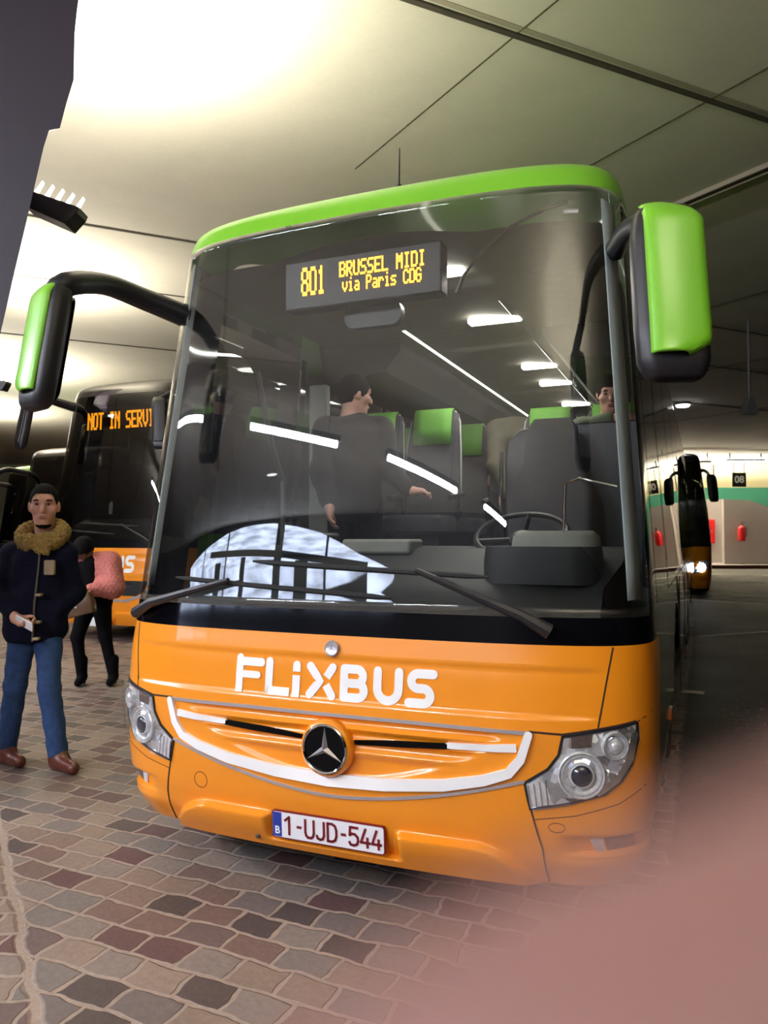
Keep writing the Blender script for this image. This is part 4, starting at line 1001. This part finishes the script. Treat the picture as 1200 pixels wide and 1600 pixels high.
def sdf_obj(name, fn, lo, hi, h, m, parent, **kw):
    vs, fs = nets(fn, lo, hi, h); me = bpy.data.meshes.new(name); me.from_pydata(vs.tolist(), [], fs.tolist()); me.update()
    return finish(name, me, m, parent, True, 0, 2, 180, recalc=False, **kw)
def cap(a, b, ra, rb): return lambda P: capsule(P, a, b, ra, rb)
def el(c, r, Rm=None): return lambda P: ell(P, c, r, Rm)
def unit(v): v = np.asarray(v, float); return v/np.linalg.norm(v)
class Fig:
    "a figure posed in (u, v, z): u to the image right, v towards the photographer, z up"
    def __init__(s, name, label, depth, lat, h, skin, group=None, base=0):
        s.o = wp(depth, lat, base); s.h = h; s.skin = skin; s.vox = .012
        s.root = empty('person', (0, 0, 0), 0, label, 'person', group); s.root.location = tuple(s.o)
        s.U = RT; s.V = -FH; s.Z = np.array([0, 0, 1.])
        s.inv = np.stack([s.U, s.V, s.Z])
    def w(s, p): return s.U*p[0]+s.V*p[1]+s.Z*p[2]
    def D(s, d): return s.w(d)
    def head(s, c, f, scale=1.0):
        c = s.w(c); f = unit(s.w(f)); r = unit(np.cross(f, s.Z)); t = np.cross(r, f); Rm = np.stack([r, f, t], 1); k = scale
        s.hc, s.hR, s.hk = c, Rm, k
        L = lambda x, y, z: c+Rm@(np.array([x, y, z])*k)
        s.HL = L
        R = lambda *q: np.array(q)*k
        pr = [el(L(0, -.012, .03), R(.076, .096, .098), Rm), el(L(0, .018, -.05), R(.058, .068, .066), Rm), el(L(0, .055, -.095), R(.03, .03, .024), Rm), el(L(0, .07, .045), R(.055, .025, .02), Rm),
              el(L(-.045, .055, -.012), R(.026, .026, .022), Rm), el(L(.045, .055, -.012), R(.026, .026, .022), Rm)]
        fine = [cap(L(0, .082, .03), L(0, .106, -.018), .010*k, .015*k), el(L(0, .082, -.055), R(.026, .014, .012), Rm), el(L(.077, -.005, .005), R(.012, .022, .034), Rm), el(L(-.077, -.005, .005), R(.012, .022, .034), Rm)]
        s.head_fine = fine; s.eyes = [L(x, .082, .02) for x in (-.031, .031)]
        neck = [cap(L(0, -.02, -.06), L(0, -.035, -.19), .052*k, .058*k)]
        return pr, fine, neck
    def hand(s, wrist, d, n, curl=.5, side=1, k=1.0):
        "palm and five separate fingers; d along the fingers, n out of the palm, side = where the thumb sits"
        wr = s.w(wrist); d = unit(s.w(d)); n = s.w(n); n = unit(n-d*(n@d)); t = np.cross(d, n)*side
        P = lambda a, b, c: wr+(d*a+t*b+n*c)*k
        palm = [cap(P(.015, .018, 0), P(.075, .026, 0), .017*k, .016*k), cap(P(.015, -.016, 0), P(.070, -.026, 0), .016*k, .014*k), cap(P(.02, 0, 0), P(.078, 0, .0), .018*k, .016*k)]
        fing = []
        for b, l, a0 in ((.030, .070, .084), (.010, .078, .090), (-.011, .072, .086), (-.031, .056, .076)):
            a = P(a0, b, 0); ang = 0; p = a
            for sgl, q in ((.46, .55), (.30, .8), (.24, .6)):
                ang += curl*q; e = p+(d*math.cos(ang)+n*math.sin(ang))*l*sgl*k; fing.append(cap(p, e, .0088*k, .0080*k)); p = e
        th = [cap(P(.022, .032, .006), P(.055, .056, .018), .0125*k, .011*k), cap(P(.055, .056, .018), P(.082, .058, .030), .011*k, .0085*k)]
        return palm, fing+th
    def make(s, prims, fine, k=.035, vox=None, lo=None, hi=None, sub=None):
        vox = vox or s.vox
        def fn(P):
            d = blend(P, prims, k)
            for f in fine: d = smin(d, f(P), .008)
            if sub:
                for f in sub: d = -smin(-d, f(P), .012)
            return d
        return sdf_obj('body', fn, lo, hi, vox, s.skin, s.root)
    def cloth(s, name, prims, lo, hi, m, k=.05, vox=None, cut=None, disp=None, **kw):
        def fn(P):
            d = blend(P, prims, k)
            if disp: d = d+disp(P)
            if cut: d = np.maximum(d, cut(P))
            return d
        return sdf_obj(name, fn, lo, hi, vox or s.vox, m, s.root, **kw)
def ripple(amp, f):
    return lambda P: amp*(np.sin(P[..., 0]*f+2*np.sin(P[..., 2]*f*.7))*np.sin(P[..., 1]*f*1.1+P[..., 2]*f*.9))
SKIN1 = mat('skin_light_brown', (204, 150, 130), .5, noise=.06, nscale=30, sss=.1)
SKIN2 = mat('skin_dark_brown', (96, 62, 50), .5, noise=.06, nscale=30, sss=.1)
SKIN3 = mat('skin_pale', (206, 158, 138), .5, noise=.06, nscale=30, sss=.1)
HAIRB = mat('hair_black', (12, 10, 10), .75, noise=.3, nscale=90, bump=.6, spec=.12)
LIPM = mat('lip_dusky', (150, 88, 82), .5, noise=.05)
EYEM = mat('eye_dark', (30, 22, 20), .2, noise=.05)
NAVY = mat('parka_navy', (19, 20, 40), .85, noise=.2, nscale=60, bump=.2, spec=.12)
FUR = mat('hood_fur_tan', (150, 122, 66), .95, noise=.35, nscale=70, bump=1)
DENIM = mat('denim_blue', (38, 66, 112), .85, noise=.22, nscale=26, bump=.2)
LEATHER = mat('brown_leather', (96, 46, 34), .35, coat=.2, noise=.2, nscale=30)
TOGGLE = mat('toggle_tan', (160, 140, 110), .5, noise=.1)
PAPERW = mat('paper_white', (240, 240, 245), .6, noise=.03)
PINKF = mat('pink_fleece', (214, 128, 122), .95, noise=.2, nscale=60, bump=.9)
BLACKC = mat('black_cloth', (13, 12, 15), .9, noise=.2, nscale=50, spec=.1)
BROWNL = mat('brown_bag_leather', (92, 66, 46), .4, noise=.2, nscale=20)
DARKJ = mat('dark_jacket', (19, 20, 26), .8, noise=.2, nscale=40, bump=.2)
OLIVE = mat('olive_coat', (88, 84, 66), .85, noise=.15, nscale=40, bump=.2)

def eyes(f):
    mb = MB()
    for e in f.eyes:
        M = frame(e-f.hR[:, 1]*.003, f.hR[:, 0], f.hR[:, 1], f.hR[:, 2]); mb.lathe([(.0002, -.0085), (.010, -.005), (.0115, 0), (.010, .005), (.0002, .0085)], M, 12)
    mb.build('eyes', EYEM, f.root)
    for x in (-.032, .032):
        MB().tube([f.HL(x+dx, y_, z_) for dx, y_, z_ in ((-.018, .0895, .040), (0, .0945, .044), (.018, .0895, .040))], [.003, .006, .003], 6).build('eyebrow', HAIRB, f.root)
    for z_, r_ in ((-.050, .005), (-.060, .006)):
        MB().tube([f.HL(x, y_, z_) for x, y_ in ((-.024, .080), (-.010, .092), (.010, .092), (.024, .080))], [.002, r_, r_, .002], 6).build('lip', LIPM, f.root)
def short_hair(f, m=HAIRB, r=(.083, .104, .104), top=.0, front=.055, back=-.06):
    c, R, k = f.hc, f.hR, f.hk
    def fn(P):
        q = (P-c)@R/k
        d = ell(q, (0, -.016, .036+top), r)
        lim = np.where(q[..., 1] > .02, front+.0*q[..., 1], back+(front-back)*np.clip((q[..., 1]+.05)/.07, 0, 1))
        ax_ = np.clip((np.abs(q[..., 0])-.040)/.032, 0, 1); lim = lim-(lim+.005)*ax_*ax_*(q[..., 1] < .075)
        d = np.maximum(d, lim-q[..., 2]); return d*k+.0025*np.sin(P[..., 0]*260)*np.sin(P[..., 2]*240+P[..., 1]*250)
    return sdf_obj('hair', fn, c-.16*k, c+.17*k, .006, m, f.root)

# the man in the parka, walking past on the left
f = Fig('man', 'person in navy parka with fur collar and blue jeans walking left of the coach', 5.3, -2.34, 1.9, SKIN1)
pr, fine, neck = f.head((.02, .06, 1.745), (.32, 1, -.03), 1.16)
w = f.w
hips = (-.05, 0, 1.0); kL, kR = (-.165, .05, .53), (.09, .10, .52); aL, aR = (-.255, -.02, .10), (.165, .13, .10)
shL, shR = (-.215, .02, 1.43), (.135, -.02, 1.43); elL, elR = (-.265, .06, 1.16), (.175, -.10, 1.16); wrL, wrR = (-.10, .20, 1.01), (.09, .06, 1.03)
palm, fg = f.hand(wrL, (.75, .35, -.32), (.2, .3, .9), .75, -1, 1.15)
palm2, fg2 = f.hand(wrR, (-.4, .3, -.8), (-.6, -.4, .2), .6, 1, 1.0)
torso = [cap(w((-.04, 0, 1.12)), w((-.035, 0, 1.36)), .11, .11), cap(w((-.17, .0, 1.41)), w((.10, -.01, 1.41)), .06, .06), cap(w((-.12, 0, 1.0)), w((.03, 0, 1.0)), .11, .11)]
legs = [cap(w((-.12, 0, .97)), w(kL), .09, .058), cap(w((.03, 0, .97)), w(kR), .09, .058), cap(w(kL), w(aL), .056, .042), cap(w(kR), w(aR), .056, .042)]
feet = [cap(w((aL[0]-.01, aL[1]-.02, .05)), w((aL[0]+.11, aL[1]+.10, .045)), .036, .024), cap(w((aR[0]-.01, aR[1]-.03, .05)), w((aR[0]+.13, aR[1]+.09, .045)), .036, .024)]
arms = [cap(w(shL), w(elL), .055, .044), cap(w(elL), w(wrL), .044, .030), cap(w(shR), w(elR), .055, .044), cap(w(elR), w(wrR), .044, .030)]
LO, HI = np.array([-.62, -.62, -.02]), np.array([.62, .62, 1.98])
f.make(pr+neck+torso+legs+feet+arms+palm+palm2, fine+fg+fg2, .03, .010, LO, HI, [el(e+f.hR[:, 1]*.012, (.017, .014, .012), f.hR) for e in f.eyes])
eyes(f); short_hair(f, front=.082, back=-.02, r=(.080, .101, .100), top=.008)
def beard(P):
    q = (P-f.hc)@f.hR/f.hk; d = np.minimum(ell(q, (0, .024, -.058), (.060, .070, .068)), ell(q, (0, .058, -.094), (.033, .033, .027))); d = np.maximum(d, q[..., 2]+.098); return np.maximum(d, -.03-q[..., 1])*f.hk
sdf_obj('beard', beard, f.hc-.17, f.hc+.17, .006, HAIRB, f.root)
coat = [cap(w((-.06, 0, .90)), w((-.05, 0, 1.36)), .165, .16), cap(w((-.14, 0, .93)), w((-.13, 0, 1.34)), .13, .11), cap(w((.03, 0, .93)), w((.03, 0, 1.34)), .13, .11), cap(w((-.20, .0, 1.43)), w((.12, -.01, 1.43)), .075, .075), cap(w((-.04, 0, 1.4)), w((-.03, 0, 1.5)), .13, .10),
        cap(w(shL), w(elL), .078, .068), cap(w(elL), w((-.135, .165, 1.035)), .068, .050), cap(w(shR), w(elR), .078, .068), cap(w(elR), w((.11, .045, 1.05)), .068, .055)]
zc = lambda zz: (lambda P: zz-P[..., 2])
f.cloth('parka', coat, LO, HI, NAVY, .05, .010, lambda P: np.maximum(.835-P[..., 2], P[..., 2]-1.60), ripple(.006, 19))
jeans = [cap(w((-.13, 0, .95)), w(kL), .098, .072), cap(w((.03, 0, .95)), w(kR), .098, .072), cap(w(kL), w((aL[0]+.01, aL[1], .12)), .072, .064), cap(w(kR), w((aR[0], aR[1], .12)), .072, .066), cap(w((-.12, 0, .96)), w((.02, 0, .96)), .10, .10)]
f.cloth('jeans', jeans, LO, HI, DENIM, .03, .010, lambda P: np.maximum(.075-P[..., 2], P[..., 2]-.94), ripple(.005, 27))
for a in (aL, aR):
    sh = [cap(w((a[0]-.02, a[1]-.04, .06)), w((a[0]+.03, a[1]+.02, .07)), .055, .055), cap(w((a[0], a[1], .045)), w((a[0]+.15, a[1]+.12, .040)), .052, .043), cap(w((a[0], a[1], .10)), w((a[0]-.005, a[1]-.01, .16)), .05, .052)]
    f.cloth('shoe', sh, LO, HI, LEATHER, .04, .009, lambda P: .006-P[..., 2])
fur = []
for k in range(14):
    a = 2*PI*k/14; c = np.array([.0+.125*math.sin(a), .03-.085*math.cos(a)*1.0, 1.565+.055*math.cos(a)-(.02 if math.cos(a) < -.5 else 0)]); a2 = 2*PI*(k+1)/14
    c2 = np.array([.0+.125*math.sin(a2), .03-.085*math.cos(a2), 1.565+.055*math.cos(a2)])
    if k in (6, 7): continue
    fur.append(cap(w(c), w(c2), .052, .052))
fur.append(cap(w((.05, .13, 1.53)), w((.075, .15, 1.45)), .04, .028)); fur.append(cap(w((-.03, .13, 1.53)), w((.03, .15, 1.46)), .04, .025))
f.cloth('fur_collar', fur, LO+np.array([0, 0, 1.2]), HI, FUR, .03, .008, None, lambda P: .006*np.sin(P[..., 0]*150)*np.sin(P[..., 2]*140)+.005*np.sin(P[..., 1]*170+P[..., 2]*90))
tg = MB()
for (u, z, vv) in ((.045, 1.16, .165), (.04, .98, .17), (.03, .87, .165)):
    M = frame(w((u, vv, z)), f.U, f.Z, -f.V); tg.prism(rsec(.042, .018, .007), -.03, .012, M)
tg.build('toggles', TOGGLE, f.root, bevel=.004)
MB().prism(rsec(.07, .10, .01), -.02, .008, frame(w((.09, .115, 1.34)), f.U, f.Z, -f.V)).build('chest_patch', TOGGLE, f.root, bevel=.004)
zp = MB().tube([w((.035, .145, 1.46)), w((.025, .155, 1.3)), w((.01, .165, 1.1)), w((.0, .167, .85))], .007, 6).build('zip', METALG, f.root)
hp = f.o+w((-.005, .275, .985)); M = frame(hp, unit(f.w((.85, .3, -.35))), unit(f.w((.2, .5, .8))), unit(np.cross(f.w((.85, .3, -.35)), f.w((.2, .5, .8)))))
tk = MB().prism(rsec(.15, .07, .006), -.004, .004, M).build('folded_ticket', PAPERW, None, False, bevel=.002); tag(tk, 'folded white ticket held by the person in the navy parka', 'ticket')

# the woman looking down into her bag, behind him
f = Fig('woman', 'person in fluffy pink jacket and black boots looking down into a bag', 8.1, -3.06, 1.62, SKIN2); w = f.w
pr, fine, neck = f.head((-.06, .10, 1.40), (-.25, .75, -.65), 1.0)
LO, HI = np.array([-.6, -.6, -.02]), np.array([.6, .6, 1.75])
kL, kR = (-.14, .05, .50), (.14, .02, .50); aL, aR = (-.10, .02, .09), (.22, .0, .10)
shL, shR = (-.15, .02, 1.27), (.17, -.02, 1.28); elL, elR = (-.17, .08, 1.02), (.23, .06, 1.02); wrL, wrR = (-.02, .24, .98), (.02, .26, 1.0)
p1_, g1 = f.hand(wrL, (.6, .4, -.3), (.4, 0, .9), .7, 1, .95); p2_, g2 = f.hand(wrR, (-.7, .4, -.2), (0, -.2, -1), .7, 1, .95)
torso = [cap(w((.02, 0, .98)), w((.01, 0, 1.22)), .11, .12), cap(w((-.12, 0, 1.27)), w((.13, -.01, 1.27)), .06, .06), cap(w((-.04, 0, .88)), w((.08, 0, .88)), .11, .11), cap(w((-.03, .05, 1.3)), w((0, .0, 1.24)), .05, .06)]
legs = [cap(w((-.05, 0, .86)), w(kL), .09, .052), cap(w((.09, 0, .86)), w(kR), .09, .052), cap(w(kL), w(aL), .05, .036), cap(w(kR), w(aR), .05, .036), cap(w((aL[0], aL[1], .06)), w((aL[0]+.01, aL[1]+.13, .04)), .036, .03), cap(w((aR[0], aR[1], .06)), w((aR[0]+.0, aR[1]+.13, .04)), .036, .03)]
arms = [cap(w(shL), w(elL), .05, .04), cap(w(elL), w(wrL), .04, .028), cap(w(shR), w(elR), .05, .04), cap(w(elR), w(wrR), .04, .028)]
f.make(pr+neck+torso+legs+arms+p1_+p2_, fine+g1+g2, .03, .011, LO, HI); eyes(f)
short_hair(f, r=(.098, .122, .112), front=.03, back=-.12)
jk = [cap(w((.05, -.02, 1.02)), w((.05, -.02, 1.24)), .155, .145), cap(w((-.14, .0, 1.27)), w((.15, -.02, 1.27)), .085, .10), cap(w(shL), w(elL), .085, .08), cap(w(elL), w((-.06, .2, .985)), .08, .06), cap(w(shR), w(elR), .115, .115), cap(w(elR), w((.06, .23, 1.0)), .11, .065), cap(w((.16, .0, .95)), w((.10, .02, .90)), .07, .07)]
def open_front(P):
    q = (P-w((-.06, .14, 1.12))); u = q@f.U; v = q@f.V; z = q[..., 2]
    return -np.maximum(np.maximum(np.abs(u)-.055, -v-.02), np.abs(z)-.2)
f.cloth('fleece_jacket', jk, LO, HI, PINKF, .05, .009, open_front, lambda P: .006*np.sin(P[..., 0]*90)*np.sin(P[..., 2]*85)*np.sin(P[..., 1]*95))
f.cloth('black_top', [cap(w((0, .02, .95)), w((-.02, .03, 1.24)), .135, .125)], LO, HI, BLACKC, .03, .011)
f.cloth('leggings', [cap(w((-.05, 0, .86)), w(kL), .105, .066), cap(w((.09, 0, .86)), w(kR), .105, .066), cap(w(kL), w(aL), .064, .050), cap(w(kR), w(aR), .064, .050), cap(w((-.04, 0, .9)), w((.08, 0, .9)), .125, .125)], LO, HI, BLACKC, .03, .010, lambda P: .10-P[..., 2])
for a in (aL, aR):
    f.cloth('ankle_boot', [cap(w((a[0], a[1], .26)), w((a[0], a[1]-.01, .09)), .058, .05), cap(w((a[0], a[1], .075)), w((a[0]+.02, a[1]+.15, .045)), .048, .038), cap(w((a[0], a[1]-.035, .08)), w((a[0], a[1]-.04, .02)), .032, .024)], LO, HI, BLACKC, .03, .009, lambda P: .006-P[..., 2])
M = Matrix.Translation(Vector(f.o)+Vector(w((-.01, .36, .86)))) @ frame((0, 0, 0), f.U, -f.V, f.Z) @ Matrix.Rotation(math.radians(-14), 4, 'Y')
bg = MB(); loft(bg, [[(x*k, y*k2, z) for x, y in rsec(.34, .14, .05, 4)] for z, k, k2 in ((-.11, .85, .8), (-.10, .95, .95), (0, 1, 1.05), (.08, .92, .9), (.10, .85, .75))], M)
bo = bg.build('handbag', BROWNL, None); tag(bo, 'brown leather handbag held open by the person in pink', 'bag')
MB().tube([M @ Vector((.13*math.cos(t)*1.0, -.02, .09+.13*math.sin(t))) for t in np.linspace(0, PI, 12)], .010, 8).build('bag_handle', BROWNL, bo)
MB().prism(rsec(.03, .05, .008), -.075, -.085, M @ Matrix.Rotation(PI/2, 4, 'X') @ Matrix.Diagonal((1, 1, -1, 1))).build('bag_clasp', CHROME, bo)

# passengers aboard the foreground coach
f = Fig('standing', 'person in dark jacket standing in the coach doorway behind the windscreen', 5.05, -.19, 1.76, SKIN3, base=.84); w = f.w
pr, fine, neck = f.head((0, 0, 1.63), (.95, -.35, -.1), 1.05)
LO, HI = np.array([-.5, -.5, -.02]), np.array([.5, .5, 1.86]); f.vox = .013
shL, shR = (-.19, .02, 1.42), (.17, -.02, 1.42); elL, elR = (-.22, .05, 1.12), (.24, .06, 1.14); wrL, wrR = (-.16, .14, .90), (.36, .12, 1.0)
p1_, g1 = f.hand(wrL, (.1, .2, -1), (1, 0, 0), .6, -1); p2_, g2 = f.hand(wrR, (1, .1, 0), (0, 0, -1), .7, 1)
body = [cap(w((0, 0, 1.05)), w((0, 0, 1.35)), .12, .14), cap(w((-.16, 0, 1.41)), w((.14, 0, 1.41)), .065, .065), cap(w((-.07, 0, .93)), w((.07, 0, .93)), .11, .11), cap(w((-.08, 0, .9)), w((-.10, 0, .48)), .085, .055), cap(w((.08, 0, .9)), w((.10, .02, .48)), .085, .055), cap(w((-.10, 0, .48)), w((-.10, -.02, .09)), .055, .04), cap(w((.10, .02, .48)), w((.11, 0, .09)), .055, .04), cap(w((-.1, 0, .05)), w((-.02, .0, .04)), .04, .035), cap(w((.11, 0, .05)), w((.22, 0, .04)), .04, .035)]
arms = [cap(w(shL), w(elL), .052, .042), cap(w(elL), w(wrL), .042, .03), cap(w(shR), w(elR), .052, .042), cap(w(elR), w(wrR), .042, .03)]
f.make(pr+neck+body+arms+p1_+p2_, fine+g1+g2, .03, .012, LO, HI); eyes(f); short_hair(f, r=(.088, .11, .11), front=.05, back=-.09)
f.cloth('jacket', [cap(w((0, 0, .92)), w((0, 0, 1.34)), .175, .175), cap(w((-.18, 0, 1.40)), w((.16, 0, 1.40)), .09, .09), cap(w(shL), w(elL), .08, .07), cap(w(elL), w((-.17, .12, .94)), .07, .055), cap(w(shR), w(elR), .08, .07), cap(w(elR), w((.33, .11, 1.02)), .07, .055), cap(w((0, -.03, 1.44)), w((0, -.03, 1.50)), .075, .07)], LO, HI, DARKJ, .05, .012, lambda P: .80-P[..., 2], ripple(.005, 22))
f.cloth('trousers', [cap(w((-.08, 0, .92)), w((-.10, 0, .48)), .105, .078), cap(w((.08, 0, .92)), w((.10, .02, .48)), .105, .078), cap(w((-.10, 0, .48)), w((-.10, -.02, .05)), .075, .062), cap(w((.10, .02, .48)), w((.11, 0, .05)), .075, .062)], LO, HI, BLACKC, .03, .014, lambda P: .03-P[..., 2])

f = Fig('bending', 'person in olive coat bending over in the coach aisle', 6.1, 1.02, 1.4, SKIN3, base=1.22); w = f.w
pr, fine, neck = f.head((.20, .22, 1.02), (.5, .5, -.7), 1.0)
LO, HI = np.array([-.5, -.6, -.02]), np.array([.55, .6, 1.45]); f.vox = .014
wrL = (-.06, .34, .62); p1_, g1 = f.hand(wrL, (.2, .5, -.6), (.5, .2, 0), .9, 1)
wrR = (.24, .30, .60); p2_, g2 = f.hand(wrR, (0, .5, -.6), (-.5, .2, 0), .9, 1)
sL, sR = (-.12, .05, 1.16), (.20, .05, 1.14)
bd = [cap(w((0, -.12, .80)), w((.03, .0, 1.12)), .13, .14), cap(w(sL), w(sR), .07, .07), cap(w((-.07, -.14, .78)), w((.09, -.14, .78)), .11, .11), cap(w((-.07, -.14, .76)), w((-.10, -.02, .42)), .09, .055), cap(w((.09, -.14, .76)), w((.10, -.02, .42)), .09, .055), cap(w((-.10, -.02, .42)), w((-.1, -.1, .08)), .055, .04), cap(w((.1, -.02, .42)), w((.1, -.1, .08)), .055, .04), cap(w((-.1, -.1, .05)), w((-.1, .03, .04)), .04, .035), cap(w((.1, -.1, .05)), w((.1, .03, .04)), .04, .035), cap(w((.1, .1, 1.1)), w((.16, .18, 1.05)), .06, .055)]
eL, eR = (-.15, .18, .88), (.26, .16, .86)
arms = [cap(w(sL), w(eL), .052, .042), cap(w(eL), w(wrL), .042, .03), cap(w(sR), w(eR), .052, .042), cap(w(eR), w(wrR), .042, .03)]
f.make(pr+bd+arms+p1_+p2_, fine+g1+g2, .03, .013, LO, HI); short_hair(f, front=.03, back=-.10); eyes(f)
f.cloth('olive_coat', [cap(w((0, -.12, .74)), w((.03, .0, 1.12)), .175, .165), cap(w(sL), w(sR), .095, .095), cap(w(sL), w(eL), .085, .072), cap(w(eL), w((-.07, .31, .66)), .07, .055), cap(w(sR), w(eR), .085, .072), cap(w(eR), w((.24, .28, .64)), .07, .055)], LO, HI, OLIVE, .05, .013, None, ripple(.006, 20))
f.cloth('trousers', [cap(w((-.07, -.14, .76)), w((-.10, -.02, .42)), .105, .075), cap(w((.09, -.14, .76)), w((.10, -.02, .42)), .105, .075), cap(w((-.10, -.02, .42)), w((-.1, -.1, .05)), .07, .06), cap(w((.1, -.02, .42)), w((.1, -.1, .05)), .07, .06)], LO, HI, BLACKC, .03, .014, lambda P: .03-P[..., 2])

f = Fig('seated', 'passenger in green top leaning forward beside the windscreen pillar at right', 5.25, 1.575, 1.2, SKIN3, base=1.285); w = f.w
pr, fine, neck = f.head((-.04, .05, 1.22), (-.2, 1, -.25), 1.0)
LO, HI = np.array([-.6, -.6, -.02]), np.array([.5, .7, 1.55]); f.vox = .013
sL, sR = (-.20, -.02, 1.0), (.16, -.02, 1.0); eL, eR = (-.27, .16, .98), (.2, .15, .82); wL, wR = (-.05, .24, 1.04), (.08, .30, .78)
p1_, g1 = f.hand(wL, (.8, .1, .1), (0, -.8, -.3), 1.0, -1); p2_, g2 = f.hand(wR, (-.3, .8, -.1), (0, 0, -1), .6, 1)
bd = [cap(w((0, -.1, .55)), w((-.02, -.03, .92)), .12, .135), cap(w(sL), w(sR), .06, .06), cap(w((-.08, -.08, .5)), w((-.1, .32, .5)), .09, .06), cap(w((.08, -.08, .5)), w((.1, .32, .5)), .09, .06), cap(w((-.1, .32, .5)), w((-.1, .3, .09)), .055, .04), cap(w((.1, .32, .5)), w((.1, .3, .09)), .055, .04), cap(w((-.1, .3, .05)), w((-.1, .42, .04)), .04, .034), cap(w((.1, .3, .05)), w((.1, .42, .04)), .04, .034)]
arms = [cap(w(sL), w(eL), .05, .042), cap(w(eL), w(wL), .042, .03), cap(w(sR), w(eR), .05, .042), cap(w(eR), w(wR), .042, .03)]
f.make(pr+neck+bd+arms+p1_+p2_, fine+g1+g2, .03, .012, LO, HI); eyes(f); short_hair(f, r=(.086, .108, .108), front=.05, back=-.12)
TOPG = mat('sage_top', (104, 116, 92), .85, noise=.12, nscale=40)
f.cloth('green_top', [cap(w((0, -.1, .5)), w((-.02, -.03, .92)), .155, .155), cap(w(sL), w(sR), .082, .082), cap(w(sL), w(eL), .075, .065), cap(w(eL), w((-.10, .22, 1.03)), .065, .05), cap(w(sR), w(eR), .075, .065), cap(w(eR), w((.1, .27, .79)), .065, .05)], LO, HI, TOPG, .05, .012, None, ripple(.005, 22))
f.cloth('trousers', [cap(w((-.08, -.08, .5)), w((-.1, .32, .5)), .105, .08), cap(w((.08, -.08, .5)), w((.1, .32, .5)), .105, .08), cap(w((-.1, .32, .5)), w((-.1, .3, .05)), .075, .062), cap(w((.1, .32, .5)), w((.1, .3, .05)), .075, .062)], LO, HI, BLACKC, .03, .014, lambda P: .03-P[..., 2])

# the photographer's own hand, its finger across the corner of the lens
def cp(r, u, d): return CAM+RT*r+UP*u+FW*d
HS = mat('photographer_skin', (128, 91, 86), .55, noise=.05, nscale=120, sss=.2)
O = CAM.copy()
def lc(r, u, d): return RT*r+UP*u+FW*d
prims = [cap(lc(-.016, -.0330, .0230), lc(.008, -.0205, .0235), .0082, .0090), cap(lc(.008, -.0205, .0235), lc(.032, -.0075, .0240), .0092, .0096), cap(lc(.032, -.0075, .0240), lc(.082, .0180, .010), .0100, .0108)]
for dy, l, rr in ((-.026, 1.0, .0095), (-.050, .95, .0090), (-.071, .80, .0080)):
    a = lc(.004+.02*(1-l), -.030+dy*1.0, .018); b = lc(.024, -.016+dy*.95, .022); c = lc(.046, -.002+dy*.92, .022); e = lc(.084, .012+dy*.85, .008)
    prims += [cap(a, b, rr*.85, rr*.95), cap(b, c, rr*.97, rr), cap(c, e, rr*1.03, rr*1.12)]
thumb = [cap(lc(.088, -.03, -.012), lc(.070, .004, -.024), .015, .0125), cap(lc(.070, .004, -.024), lc(.048, .026, -.022), .012, .0095)]
palm = [cap(lc(.085, .016, .006), lc(.118, -.045, -.01), .0135, .018), cap(lc(.085, -.010, .005), lc(.118, -.05, -.01), .0135, .018), cap(lc(.085, -.030, .004), lc(.118, -.06, -.012), .013, .018), cap(lc(.085, -.048, .003), lc(.116, -.07, -.014), .012, .018),
        cap(lc(.118, -.05, -.012), lc(.135, -.10, -.03), .022, .026), cap(lc(.135, -.10, -.03), lc(.20, -.30, -.10), .026, .036)]
def handfn(P):
    d = blend(P, palm, .02)
    for t in prims+thumb: d = smin(d, t(P), .006)
    return d
vs, fs = nets(handfn, lc(.1, -.14, 0)-.21, lc(.1, -.14, 0)+.21, .0024)
me = bpy.data.meshes.new('hand'); me.from_pydata(vs.tolist(), [], fs.tolist()); me.update()
ho = finish('hand', me, HS, None, True, 0, 2, 180, recalc=False); ho.location = tuple(O+RT*.0008-UP*.0014)
tag(ho, 'blurred hand of the photographer with a finger across the lower right corner', 'hand')
nl = MB(); nm = unit(np.array([.2, 0, 1])); tp_ = lc(-.015, -.0325, .0230)+FW*.0070; dd = unit(lc(-.8, -.58, .0))
M = frame(tp_+O, dd, unit(np.cross(FW, dd)), FW); loft(nl, [[(x, y, z) for x, y in rsec(.011*k, .010*k, .004, 4)] for z, k in ((0, 1), (.0010, .95), (.0014, .8))], M)
no = nl.build('fingernail', mat('nail', (222, 180, 170), .3, noise=.03), None); no.parent = ho; no.matrix_parent_inverse = Matrix.Translation(-Vector(O))
